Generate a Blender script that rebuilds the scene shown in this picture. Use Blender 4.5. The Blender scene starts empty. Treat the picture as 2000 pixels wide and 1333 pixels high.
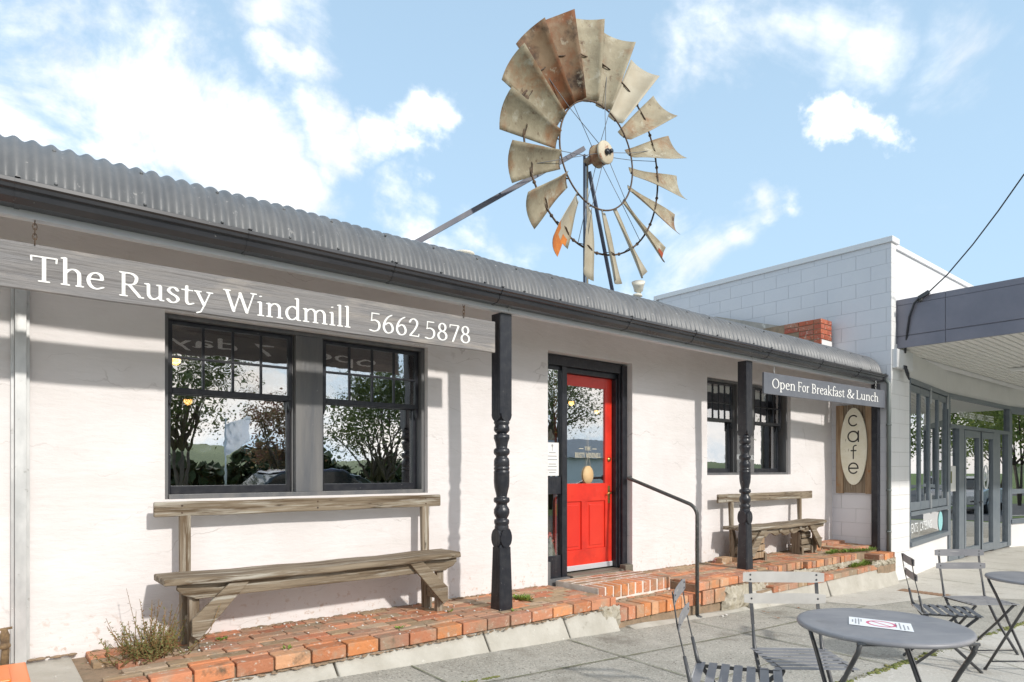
import bpy, bmesh, math, random
import numpy as np
from mathutils import Vector, Matrix
R = math.radians
random.seed(7)
sc = bpy.context.scene
# ------------------------------------------------------------------ camera
F, HZ, VP, CAMH = 1280.0, 919.0, 2560.0, 1.34
TH = math.atan((VP-1000)/F); CC, SS = math.cos(TH), math.sin(TH)
cam = bpy.data.cameras.new('camera'); camo = bpy.data.objects.new('camera', cam)
sc.collection.objects.link(camo); sc.camera = camo
cam.sensor_width = 36; cam.lens = 36*F/2000; cam.shift_y = (HZ-666.5)/2000
cam.clip_start = .05; cam.clip_end = 3000
camo.location = (0, 0, CAMH)
camo.rotation_euler = (R(90), 0, -math.atan2(CC, SS))
# ------------------------------------------------------------------ world, sun, exposure
SUN = Vector((-.10, 1, -.60)).normalized()
W_ = bpy.data.worlds.new('World'); sc.world = W_; W_.use_nodes = True
sc.view_settings.view_transform = 'Standard'; sc.view_settings.look = 'None'
sc.view_settings.gamma = 1; sc.view_settings.exposure = 0.68
def ray(u, v):
    a = (u-1000)/F
    return Vector((CC+SS*a, SS-CC*a, (HZ-v)/F))
def atY(u, v, Y): d = ray(u, v); t = Y/d.y; return Vector((d.x*t, Y, CAMH+d.z*t))
def atX(u, v, X): d = ray(u, v); t = X/d.x; return Vector((X, d.y*t, CAMH+d.z*t))
def atZ(u, v, Z): d = ray(u, v); t = (Z-CAMH)/d.z; return Vector((d.x*t, d.y*t, Z))
def build_world():
    nt = W_.node_tree; N = nt.nodes; L = nt.links; N.clear()
    out = N.new('ShaderNodeOutputWorld'); bg = N.new('ShaderNodeBackground')
    sky = N.new('ShaderNodeTexSky'); sky.sky_type = 'NISHITA'; sky.sun_disc = False
    sky.sun_elevation = math.asin(-SUN.z); sky.sun_rotation = math.atan2(-SUN.x, -SUN.y)
    sky.air_density = 1.0; sky.dust_density = .6; sky.ozone_density = 1.5
    tc = N.new('ShaderNodeTexCoord')
    def M(op, a, b=None, c=None):
        n = N.new('ShaderNodeMath'); n.operation = op
        for i, x in enumerate((a, b, c)):
            if x is None: continue
            if isinstance(x, (int, float)): n.inputs[i].default_value = x
            else: L.new(x, n.inputs[i])
        return n.outputs[0]
    def VM(op, a, b):
        n = N.new('ShaderNodeVectorMath'); n.operation = op
        for i, x in enumerate((a, b)):
            if isinstance(x, (tuple, Vector)): n.inputs[i].default_value = x
            else: L.new(x, n.inputs[i])
        return n
    d0 = tc.outputs['Generated']
    n1 = N.new('ShaderNodeTexNoise'); n1.inputs['Scale'].default_value = 5; n1.inputs['Detail'].default_value = 8; n1.inputs['Roughness'].default_value = .58
    L.new(d0, n1.inputs['Vector'])
    off = VM('SUBTRACT', n1.outputs['Color'], (.5, .5, .5)).outputs[0]
    sc1 = N.new('ShaderNodeVectorMath'); sc1.operation = 'SCALE'; L.new(off, sc1.inputs[0]); sc1.inputs['Scale'].default_value = .28
    d = VM('ADD', d0, sc1.outputs[0]).outputs[0]
    mp = N.new('ShaderNodeMapping'); mp.inputs['Scale'].default_value = (1, 1, 1.9); L.new(d0, mp.inputs['Vector'])
    n2 = N.new('ShaderNodeTexNoise'); n2.inputs['Scale'].default_value = 3.0; n2.inputs['Detail'].default_value = 11; n2.inputs['Roughness'].default_value = .62; n2.inputs['Distortion'].default_value = .5
    L.new(mp.outputs[0], n2.inputs['Vector'])
    # cloud banks: centre (bearing on the sky), angular radius, density
    banks = [(150,110,.13,1.3),(250,190,.15,1.4),(80,230,.2,1.1),(330,260,.14,1.3),(420,330,.15,1.4),(520,380,.13,1.3),(120,330,.2,.9),(300,360,.16,1.2),
             (60,30,.17,.7),(30,150,.2,1.0),(540,20,.09,.6),(590,110,.07,.85),(500,95,.06,.5),(620,50,.05,.5),(650,260,.09,1.0),(700,290,.07,1.1),(780,270,.07,1.1),(810,300,.05,.9),(640,330,.06,.9),
             (800,450,.08,1.0),(900,440,.08,.9),(980,480,.08,.8),(1070,460,.08,.6),(1400,60,.09,.55),(1500,40,.10,.6),(1700,50,.10,.6),(1450,120,.07,.5),(1600,30,.10,.5),(1930,40,.12,.55),
             (1640,225,.045,1.3),(1700,230,.05,1.4),(1735,270,.04,1.2),(1725,330,.035,1.0),(1340,130,.07,.45),(1420,480,.09,1.0),(1480,430,.06,.9),(1560,395,.05,1.0),(1370,530,.1,.9),(1300,470,.08,.8),(1900,330,.1,.2),(950,60,.1,.3),
             (1250,560,.1,.8)]
    tot = None
    for (u, v, r, w) in banks:
        c = ray(u, v).normalized()
        dist = VM('DISTANCE', d, c).outputs['Value']
        g = M('MULTIPLY', M('SUBTRACT', 1.0, M('DIVIDE', dist, r*1.02)), w)
        g = M('MAXIMUM', g, 0.0)
        tot = g if tot is None else M('MAXIMUM', tot, g)
    # elsewhere on the sky dome: broken cloud towards the sun side
    sep = N.new('ShaderNodeSeparateXYZ'); L.new(d0, sep.inputs[0])
    back = N.new('ShaderNodeMapRange'); back.inputs[1].default_value = .25; back.inputs[2].default_value = -.2; L.new(sep.outputs['Y'], back.inputs[0])
    rest = M('MULTIPLY', back.outputs[0], .62)
    tot = M('MAXIMUM', tot, rest)
    val = M('ADD', M('MULTIPLY', tot, .75), M('MULTIPLY', M('SUBTRACT', n2.outputs['Fac'], .5), M('ADD', M('MULTIPLY', tot, 1.6), 1.0)))
    ramp = N.new('ShaderNodeMapRange'); ramp.interpolation_type = 'SMOOTHSTEP'
    ramp.inputs[1].default_value = .17; ramp.inputs[2].default_value = .72; L.new(val, ramp.inputs[0])
    # thin veil that whitens the blue towards the horizon
    veil = N.new('ShaderNodeMapRange'); veil.inputs[1].default_value = 0; veil.inputs[2].default_value = .62
    veil.inputs[3].default_value = .96; veil.inputs[4].default_value = .66; L.new(sep.outputs['Z'], veil.inputs[0])
    mx1 = N.new('ShaderNodeMix'); mx1.data_type = 'RGBA'; L.new(veil.outputs[0], mx1.inputs[0]); L.new(sky.outputs[0], mx1.inputs[6]); mx1.inputs[7].default_value = (3.5, 5.0, 6.4, 1)
    n3 = N.new('ShaderNodeTexNoise'); n3.inputs['Scale'].default_value = 7; n3.inputs['Detail'].default_value = 6; L.new(d, n3.inputs['Vector'])
    cr = N.new('ShaderNodeMapRange'); cr.inputs[1].default_value = .35; cr.inputs[2].default_value = .62; cr.inputs[3].default_value = 6.6; cr.inputs[4].default_value = 8.6
    L.new(n3.outputs['Fac'], cr.inputs[0])
    cc = N.new('ShaderNodeCombineXYZ'); L.new(M('MULTIPLY', cr.outputs[0], M('MULTIPLY_ADD', back.outputs[0], .09, .985)), cc.inputs[0]); L.new(cr.outputs[0], cc.inputs[1]); L.new(M('MULTIPLY', cr.outputs[0], M('MULTIPLY_ADD', back.outputs[0], -.10, 1.02)), cc.inputs[2])
    mx2 = N.new('ShaderNodeMix'); mx2.data_type = 'RGBA'; L.new(ramp.outputs[0], mx2.inputs[0]); L.new(mx1.outputs[2], mx2.inputs[6]); L.new(cc.outputs[0], mx2.inputs[7])
    L.new(mx2.outputs[2], bg.inputs['Color']); bg.inputs['Strength'].default_value = .106
    L.new(bg.outputs[0], out.inputs['Surface'])
build_world()
sl = bpy.data.lights.new('sun', 'SUN'); so = bpy.data.objects.new('sun', sl); sc.collection.objects.link(so)
sl.energy = 2.0; sl.angle = R(2.0); sl.color = (1, .955, .89)
so.rotation_euler = SUN.to_track_quat('-Z', 'Y').to_euler(); so.location = (0, -5, 8)

# ------------------------------------------------------------------ materials
def mat(name, col, col2=None, rough=.7, metal=0, nscale=8, stretch=(1, 1, 1), lo=.35, hi=.65, bump=0, bscale=None, spots=None, spec=.5, bstretch=None, emit=None, detail=6, tint=None, coat=0, cracks=False, trans=0):
    m = bpy.data.materials.new(name); m.use_nodes = True
    nt = m.node_tree; N = nt.nodes; L = nt.links; b = N['Principled BSDF']
    b.inputs['Roughness'].default_value = rough; b.inputs['Metallic'].default_value = metal
    b.inputs['Specular IOR Level'].default_value = spec
    if coat: b.inputs['Coat Weight'].default_value = coat; b.inputs['Coat Roughness'].default_value = .15
    tc = N.new('ShaderNodeTexCoord')
    def noise(scale, st, det=6, ro=.6):
        mp = N.new('ShaderNodeMapping'); mp.inputs['Scale'].default_value = st; L.new(tc.outputs['Object'], mp.inputs['Vector'])
        n = N.new('ShaderNodeTexNoise'); n.inputs['Scale'].default_value = scale; n.inputs['Detail'].default_value = det; n.inputs['Roughness'].default_value = ro
        L.new(mp.outputs[0], n.inputs['Vector']); return n.outputs['Fac']
    cur = None
    def rgb(c): return (*c, 1)
    def mix(fac, a, bcol, mode='MIX'):
        mx = N.new('ShaderNodeMix'); mx.data_type = 'RGBA'; mx.blend_type = mode
        if isinstance(fac, float): mx.inputs[0].default_value = fac
        else: L.new(fac, mx.inputs[0])
        for s, x in ((6, a), (7, bcol)):
            if isinstance(x, tuple): mx.inputs[s].default_value = x
            else: L.new(x, mx.inputs[s])
        return mx.outputs[2]
    def rng(f, a, bb):
        r = N.new('ShaderNodeMapRange'); r.inputs[1].default_value = a; r.inputs[2].default_value = bb; L.new(f, r.inputs[0]); return r.outputs[0]
    cur = rgb(col)
    if tint:                                                       # per-piece colour (each brick its own)
        at = N.new('ShaderNodeAttribute'); at.attribute_name = 'tint'; cur = at.outputs['Color']
    if col2: cur = mix(rng(noise(nscale, stretch, detail), lo, hi), cur, rgb(col2))
    for sp in (spots or []):                                       # (colour, scale, lo, hi, stretch)
        cur = mix(rng(noise(sp[1], sp[4] if len(sp) > 4 else (1, 1, 1), 8, .65), sp[2], sp[3]), cur, rgb(sp[0]))
    if cracks:                                                     # hairline cracks and old drip marks in the render
        mp = N.new('ShaderNodeMapping'); mp.inputs['Scale'].default_value = (.28, 1, 2.6); ns = N.new('ShaderNodeTexNoise'); ns.inputs['Scale'].default_value = 2.2; ns.inputs['Detail'].default_value = 5
        L.new(tc.outputs['Object'], ns.inputs['Vector']); va = N.new('ShaderNodeVectorMath'); va.operation = 'MULTIPLY_ADD'; va.inputs[1].default_value = (.5, .5, .5); L.new(ns.outputs['Color'], va.inputs[0]); L.new(tc.outputs['Object'], va.inputs[2]); L.new(va.outputs[0], mp.inputs['Vector'])
        vo = N.new('ShaderNodeTexVoronoi'); vo.feature = 'DISTANCE_TO_EDGE'; vo.inputs['Scale'].default_value = 1.1; L.new(mp.outputs[0], vo.inputs['Vector'])
        r1 = N.new('ShaderNodeMapRange'); r1.inputs[1].default_value = .007; r1.inputs[2].default_value = .002; L.new(vo.outputs['Distance'], r1.inputs[0])
        mu = N.new('ShaderNodeMath'); mu.operation = 'MULTIPLY'; L.new(r1.outputs[0], mu.inputs[0]); L.new(rng(noise(1.7, (1, 1, 1)), .48, .62), mu.inputs[1])
        cur = mix(mu.outputs[0], cur, rgb((.56, .52, .50)))
        sz = N.new('ShaderNodeSeparateXYZ'); L.new(tc.outputs['Object'], sz.inputs[0]); zr = N.new('ShaderNodeMapRange'); zr.inputs[1].default_value = .36; zr.inputs[2].default_value = .0; L.new(sz.outputs['Z'], zr.inputs[0])
        m2 = N.new('ShaderNodeMath'); m2.operation = 'MULTIPLY'; L.new(zr.outputs[0], m2.inputs[0]); L.new(rng(noise(19, (1, 1, 1), 8, .7), .56, .66), m2.inputs[1])
        cur = mix(m2.outputs[0], cur, rgb((.50, .36, .27)))       # splashed brick dust at the foot
    if isinstance(cur, tuple): b.inputs['Base Color'].default_value = cur
    else: L.new(cur, b.inputs['Base Color'])
    if bump:
        bp = N.new('ShaderNodeBump'); bp.inputs['Strength'].default_value = bump; bp.inputs['Distance'].default_value = .01
        L.new(noise(bscale or nscale*3, bstretch or stretch, 8), bp.inputs['Height']); L.new(bp.outputs[0], b.inputs['Normal'])
    if trans:
        o_ = N['Material Output']; tl = N.new('ShaderNodeBsdfTranslucent'); ms = N.new('ShaderNodeMixShader'); ms.inputs[0].default_value = trans
        if not isinstance(cur, tuple): L.new(cur, tl.inputs['Color'])
        L.new(b.outputs[0], ms.inputs[1]); L.new(tl.outputs[0], ms.inputs[2]); L.new(ms.outputs[0], o_.inputs[0])
    if emit: b.inputs['Emission Color'].default_value = rgb(emit[0]); b.inputs['Emission Strength'].default_value = emit[1]
    return m
def glass(name, refl=.42, tint=(.9, .93, .92), wavy=.0, rough=.0):
    m = bpy.data.materials.new(name); m.use_nodes = True; nt = m.node_tree; N = nt.nodes; L = nt.links; N.clear()
    o = N.new('ShaderNodeOutputMaterial'); t = N.new('ShaderNodeBsdfTransparent'); g = N.new('ShaderNodeBsdfGlossy'); mx = N.new('ShaderNodeMixShader')
    t.inputs[0].default_value = (*tint, 1); g.inputs['Roughness'].default_value = rough; g.inputs['Color'].default_value = (.97, .98, 1, 1)
    lw = N.new('ShaderNodeLayerWeight'); lw.inputs['Blend'].default_value = .25
    mr = N.new('ShaderNodeMapRange'); mr.inputs[3].default_value = refl; mr.inputs[4].default_value = 1
    L.new(lw.outputs['Fresnel'], mr.inputs[0]); L.new(mr.outputs[0], mx.inputs[0])
    L.new(t.outputs[0], mx.inputs[1]); L.new(g.outputs[0], mx.inputs[2]); L.new(mx.outputs[0], o.inputs[0])
    if wavy:
        tc = N.new('ShaderNodeTexCoord'); n = N.new('ShaderNodeTexNoise'); n.inputs['Scale'].default_value = 6; L.new(tc.outputs['Object'], n.inputs['Vector'])
        bp = N.new('ShaderNodeBump'); bp.inputs['Strength'].default_value = wavy; bp.inputs['Distance'].default_value = .01; L.new(n.outputs['Fac'], bp.inputs['Height']); L.new(bp.outputs[0], g.inputs['Normal'])
    return m
MT = {
 'plaster': mat('white_plaster', (.765, .73, .72), (.71, .67, .655), rough=.85, nscale=2.2, bump=.55, bscale=16, bstretch=(.5, 1, 1.6), spots=[((.62, .575, .54), 4, .60, .78, (.5, 1, 1.2)), ((.66, .625, .60), 1.3, .52, .75, (.3, 1, 3.0)), ((.42, .34, .28), 30, .70, .74)], cracks=True),
 'black': mat('black_gloss_paint', (.017, .018, .024), (.038, .038, .042), rough=.30, nscale=14, lo=.45, hi=.75, bump=.35, bscale=40, bstretch=(1, 1, .15), spots=[((.5, .48, .45), 55, .685, .72)]),
 'greyboard': mat('grey_painted_board', (.10, .105, .115), (.17, .165, .16), rough=.45, nscale=10, stretch=(1, 1, .12), bump=.8, bscale=26, bstretch=(1, 1, .08), spots=[((.42, .40, .37), 40, .70, .74)]),
 'beam': mat('grey_painted_beam', (.50, .51, .54), (.56, .55, .55), rough=.55, nscale=4, stretch=(.3, 1, 1), bump=.25, bscale=30, spots=[((.62, .55, .45), 9, .64, .72, (.4, 1, 1))]),
 'gutter': mat('dark_gutter', (.03, .032, .038), (.055, .055, .06), rough=.25, nscale=6, stretch=(.3, 1, 1), spots=[((.30, .30, .29), 30, .68, .76)], coat=.3),
 'iron_roof': mat('grey_corrugated_iron', (.118, .123, .13), (.16, .163, .166), rough=.45, metal=0, nscale=5, bump=.15, bscale=30, spots=[((.42, .41, .39), 22, .64, .72), ((.10, .10, .10), 14, .68, .78)]),
 'flatroof': mat('roof_sheet', (.30, .31, .32), rough=.6),
 'signwood': mat('weathered_grey_sign_board', (.175, .172, .178), (.225, .21, .20), rough=.55, nscale=7, stretch=(.22, 1, 3), lo=.3, hi=.7, bump=.9, bscale=22, bstretch=(.10, 1, 2.5), spots=[((.10, .09, .085), 6, .55, .68, (.10, 1, 3)), ((.46, .40, .34), 3, .52, .72, (.3, 1, 1.5)), ((.55, .52, .48), 19, .64, .72, (.08, 1, 3))]),
 'signblue': mat('slate_blue_sign_board', (.13, .14, .165), (.155, .165, .19), rough=.45, nscale=5, bump=.2, bscale=30, bstretch=(.3, 1, 1)),
 'white_paint': mat('white_sign_paint', (.86, .85, .82), rough=.6),
 'dark_paint': mat('dark_letter_paint', (.03, .025, .02), (.10, .08, .05), rough=.6, nscale=60, lo=.6, hi=.7),
 'oldwood': mat('weathered_timber', (.25, .20, .14), (.10, .066, .036), rough=.85, nscale=24, stretch=(.07, 1.2, 1.2), lo=.42, hi=.62, bump=1, bscale=34, bstretch=(.06, 1.5, 1.5), spots=[((.40, .37, .31), 20, .52, .64, (.08, 1.5, 1.5)), ((.17, .13, .085), 2.2, .5, .7, (.4, 1, 1)), ((.045, .028, .015), 26, .62, .68, (.12, 1.4, 1.4))]),
 'oldwood_v': mat('weathered_timber_upright', (.27, .215, .155), (.12, .08, .045), rough=.85, nscale=24, stretch=(1.2, 1.2, .07), lo=.42, hi=.62, bump=1, bscale=34, bstretch=(1.5, 1.5, .06), spots=[((.42, .38, .31), 20, .52, .64, (1.5, 1.5, .08)), ((.045, .028, .015), 26, .62, .68, (1.4, 1.4, .12))]),
 'redwood': mat('tan_timber', (.42, .31, .20), (.22, .13, .07), rough=.7, nscale=20, stretch=(1.2, 1.2, .1), bump=.6, bscale=20, bstretch=(1.5, 1.5, .15), spots=[((.38, .14, .03), 6, .62, .70), ((.50, .42, .30), 9, .58, .7, (1.5, 1.5, .15))]),
 'ovalsign': mat('cream_oval_paint', (.84, .81, .68), (.76, .72, .56), rough=.6, nscale=8, spots=[((.30, .24, .14), 14, .64, .70, (1, 1, .45))], bump=.4, bscale=30),
 'red_door': mat('red_door_paint', (.68, .028, .014), (.76, .045, .02), rough=.34, nscale=2, bump=.12, bscale=30, spots=[((.85, .7, .6), 60, .70, .72), ((.50, .02, .012), 3, .5, .75)], coat=.2),
 'red_panel': mat('red_door_panel_paint', (.66, .026, .013), (.72, .04, .018), rough=.36, nscale=2, coat=.3),
 'brass': mat('brass', (.62, .42, .14), rough=.3, metal=.9),
 'brick': mat('brick', (.5, .15, .06), (.42, .33, .24), tint=True, rough=.85, nscale=7, lo=.55, hi=.80, bump=.9, bscale=30, spots=[((.62, .52, .42), 22, .58, .68), ((.13, .095, .06), 8, .58, .74), ((.30, .24, .17), 3, .50, .70)]),
 'mortar': mat('mortar', (.34, .24, .16), (.24, .18, .12), rough=.95, nscale=12, bump=1, bscale=30, spots=[((.09, .12, .04), 11, .64, .72)]),
 'white_mortar': mat('white_mortar', (.78, .72, .66), (.66, .58, .50), rough=.95, nscale=12, bump=.8, bscale=30),
 'kerb': mat('pale_kerb_concrete', (.50, .475, .42), (.41, .385, .33), rough=.9, nscale=5, bump=.6, bscale=40, spots=[((.24, .21, .16), 6, .62, .76), ((.62, .6, .55), 18, .64, .72)]),
 'concrete': mat('aggregate_concrete', (.47, .45, .395), (.36, .345, .30), rough=.93, nscale=2.6, lo=.35, hi=.65, bump=1, bscale=90, spots=[((.58, .56, .50), 55, .54, .62), ((.13, .12, .10), 62, .56, .64), ((.22, .20, .165), 1.8, .56, .74), ((.52, .50, .45), 1.1, .58, .72)]),
 'paleslab': mat('pale_concrete_slab', (.60, .575, .52), (.53, .505, .45), rough=.9, nscale=2, bump=.5, bscale=90, spots=[((.40, .37, .31), 3, .54, .72), ((.72, .70, .65), 60, .56, .64), ((.30, .28, .23), 65, .60, .67)]),
 'joint': mat('dirt_joint', (.22, .21, .165), (.19, .215, .12), rough=1, nscale=20),
 'moss': mat('moss', (.13, .17, .035), (.24, .22, .09), rough=1, nscale=30, bump=1, bscale=60),
 'weed': mat('weed_leaf', (.14, .24, .03), (.22, .30, .06), rough=.7, nscale=20),
 'plantgreen': mat('shrub_green', (.13, .16, .045), (.20, .19, .07), rough=.8, nscale=12),
 'plantdry': mat('shrub_dry_tip', (.30, .18, .07), (.16, .085, .03), rough=.9, nscale=12),
 'leaf_litter': mat('dry_leaf', (.25, .08, .05), (.36, .2, .09), rough=.9, nscale=30),
 'stone': mat('white_pebble', (.62, .60, .56), rough=.9),
 'galv': mat('galvanised_steel', (.50, .505, .50), (.66, .66, .65), rough=.42, metal=.45, nscale=9, stretch=(1, 1, .5), lo=.35, hi=.65, spots=[((.30, .29, .27), 16, .63, .75)]),
 'steel_tube': mat('worn_black_tube', (.055, .06, .06), (.11, .11, .105), rough=.4, metal=.2, nscale=40, spots=[((.42, .41, .38), 70, .60, .70)]),
 'blade': mat('weathered_zinc_blade', (.38, .335, .235), (.26, .22, .15), rough=.65, metal=.1, nscale=5, bump=.4, bscale=26, spots=[((.27, .13, .055), 3.0, .50, .68), ((.10, .045, .02), 11, .60, .72), ((.46, .43, .34), 7, .56, .68)]),
 'blade_rusty': mat('rusty_zinc_blade', (.26, .18, .11), (.17, .085, .04), rough=.7, metal=.1, nscale=3, bump=.3, bscale=20, spots=[((.22, .08, .03), 3, .46, .62), ((.04, .022, .015), 4, .50, .66), ((.42, .37, .28), 7, .58, .68)]),
 'blade_pale': mat('pale_zinc_blade', (.45, .41, .32), (.38, .33, .24), rough=.6, metal=.1, nscale=4, bump=.2, bscale=20, spots=[((.40, .27, .14), 3.5, .62, .76)]),
 'orange_rust': mat('orange_rust_patch', (.62, .22, .04), (.45, .12, .03), rough=.9, nscale=9, bump=.5, bscale=30),
 'rim': mat('rusty_dark_iron', (.07, .05, .04), (.16, .10, .06), rough=.7, metal=.2, nscale=16),
 'hub': mat('rusty_cream_hub', (.58, .52, .40), (.50, .42, .30), rough=.6, nscale=6, spots=[((.30, .09, .03), 9, .55, .64)]),
 'hubside': mat('rusty_hub_side', (.22, .07, .03), (.40, .32, .2), rough=.8, nscale=9),
 'mast': mat('dark_angle_iron', (.05, .055, .09), (.10, .10, .12), rough=.5, nscale=6, stretch=(1, 1, .3)),
 'mastlight': mat('pale_angle_iron', (.30, .27, .2), (.2, .18, .14), rough=.6, nscale=8, stretch=(1, 1, .3)),
 'wire': mat('steel_wire', (.16, .17, .19), rough=.5, metal=.3),
 'block': mat('grey_blockwork_paint', (.56, .565, .60), (.60, .60, .63), rough=.8, nscale=1.2, bump=.35, bscale=60),
 'blockwhite': mat('white_blockwork_paint', (.78, .765, .75), (.73, .715, .70), rough=.8, nscale=2, bump=.4, bscale=60),
 'blockjoint': mat('block_joint', (.42, .42, .44), rough=.95),
 'cap': mat('parapet_capping', (.74, .74, .75), rough=.5),
 'fascia': mat('slate_fascia_panel', (.175, .175, .215), (.215, .21, .25), rough=.4, nscale=2, bump=.06, bscale=6),
 'soffit': mat('soffit_lining', (.74, .73, .70), rough=.6),
 'alu': mat('slate_aluminium_frame', (.13, .155, .18), (.16, .185, .21), rough=.35, nscale=6),
 'lightfit': mat('light_fitting', (.85, .85, .85), rough=.4),
 'interior': mat('cafe_interior_wall', (.16, .10, .06), (.10, .065, .04), rough=.8, nscale=3),
 'intfloor': mat('cafe_floor', (.12, .075, .04), rough=.5),
 'intpale': mat('shop_interior_wall', (.70, .68, .62), (.62, .60, .55), rough=.8, nscale=2),
 'bulb': mat('lit_bulb', (1, .7, .3), emit=((1, .50, .14), 6), rough=.5),
 'shade': mat('copper_lamp_shade', (.55, .26, .09), rough=.35, metal=.6),
 'bistro': mat('grey_powder_coat', (.21, .21, .225), (.265, .26, .27), rough=.42, nscale=5, lo=.4, hi=.6, spots=[((.46, .45, .44), 45, .66, .70), ((.15, .145, .14), 3, .60, .74), ((.38, .37, .36), 30, .62, .68, (.1, 2, 1))]),
 'bistro_black': mat('black_powder_coat', (.05, .05, .055), (.09, .09, .09), rough=.35, nscale=14, spots=[((.36, .34, .31), 50, .66, .72)]),
 'bistro_pale': mat('faded_taupe_powder_coat', (.50, .475, .44), (.58, .55, .51), rough=.5, nscale=9, spots=[((.55, .53, .5), 60, .68, .72)]),
 'paper': mat('white_sticker', (.88, .88, .88), rough=.5),
 'pinkred': mat('faded_red_print', (.72, .16, .26), rough=.5),
 'greyprint': mat('grey_print', (.22, .22, .24), rough=.6),
 'orange': mat('orange_plastic', (.80, .20, .025), rough=.4, bump=.1, bscale=40),
 'boardtag': mat('pale_plywood', (.72, .50, .26), (.66, .45, .23), rough=.6, nscale=12, stretch=(1, 1, 4)),
 'string': mat('string', (.6, .55, .45), rough=.9),
 'rooster': mat('rooster_body', (.55, .50, .40), (.15, .13, .11), rough=.6, nscale=18),
 'roosterred': mat('rooster_comb', (.75, .14, .09), rough=.5),
 'eye': mat('eye_black', (.01, .01, .01), rough=.2),
 'doorsill': mat('silver_weather_strip', (.7, .7, .73), rough=.4, metal=.4),
 'tread': mat('old_timber_threshold', (.22, .20, .16), (.14, .12, .09), rough=.8, nscale=8, stretch=(.2, 1, 1), bump=.6, bscale=20),
 'foliage': mat('tree_foliage', (.06, .085, .025), (.12, .145, .04), rough=.7, nscale=3, trans=.3),
 'foliage_bright': mat('bright_tree_foliage', (.13, .19, .05), (.24, .28, .08), rough=.6, nscale=3, trans=.5),
 'foliage_dark': mat('dark_tree_foliage', (.035, .05, .02), (.06, .075, .025), rough=.9, nscale=1),
 'foliage2': mat('autumn_foliage', (.20, .08, .07), (.16, .15, .06), rough=.8, nscale=3, trans=.4),
 'bark': mat('bark', (.13, .10, .075), (.08, .06, .045), rough=.9, nscale=10),
 'grass': mat('grass', (.10, .16, .035), (.14, .19, .05), rough=.95, nscale=1.5, bump=.8, bscale=60),
 'asphalt': mat('asphalt', (.075, .075, .078), (.10, .10, .10), rough=.9, nscale=3, bump=.5, bscale=120),
 'hill': mat('hill_grass', (.13, .16, .06), (.08, .11, .04), rough=1, nscale=.03),
 'carblue': mat('navy_car_paint', (.012, .014, .055), rough=.2, coat=1),
 'carsilver': mat('silver_car_paint', (.5, .5, .5), rough=.25, metal=.6, coat=1),
 'rubber': mat('rubber', (.02, .02, .02), rough=.8),
 'chrome': mat('alloy', (.6, .6, .6), rough=.25, metal=.9),
 'carglass': mat('car_glass', (.015, .02, .02), rough=.05),
 'headlamp': mat('headlamp_lens', (.7, .7, .7), rough=.1),
 'flag': mat('blue_banner', (.66, .70, .80), (.76, .78, .84), rough=.8, nscale=3, trans=.5),
 'plant': mat('indoor_leaf', (.06, .17, .04), (.10, .24, .06), rough=.5, nscale=8),
 'flower': mat('orange_flower', (.8, .16, .05), rough=.6),
 'planter': mat('white_planter', (.62, .63, .61), rough=.5),
 'tablewood': mat('light_table_wood', (.5, .31, .14), rough=.5),
 'aqua': mat('aqua_decal', (.30, .62, .64), rough=.5),
 'gold': mat('gold_lettering', (.74, .68, .50), rough=.5),
 'whitelet': mat('white_window_lettering', (.85, .87, .87), rough=.5),
 'meter': mat('meter_box', (.66, .66, .66), rough=.5),
 'rusttap': mat('corroded_tap', (.12, .08, .05), (.3, .2, .1), rough=.9, nscale=20, bump=1, bscale=30),
 'lamp_white': mat('cream_plastic', (.68, .65, .56), rough=.5),
 'sign_white': mat('notice_paper', (.80, .79, .76), rough=.6),
}
GL1 = glass('old_window_glass', .66, wavy=.03); GL2 = glass('old_small_pane_glass', .48, wavy=.10); GL3 = glass('shopfront_glass', .58)
GLD = glass('door_glass', .50, wavy=.02); GLL = glass('low_glass', .12)

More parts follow.
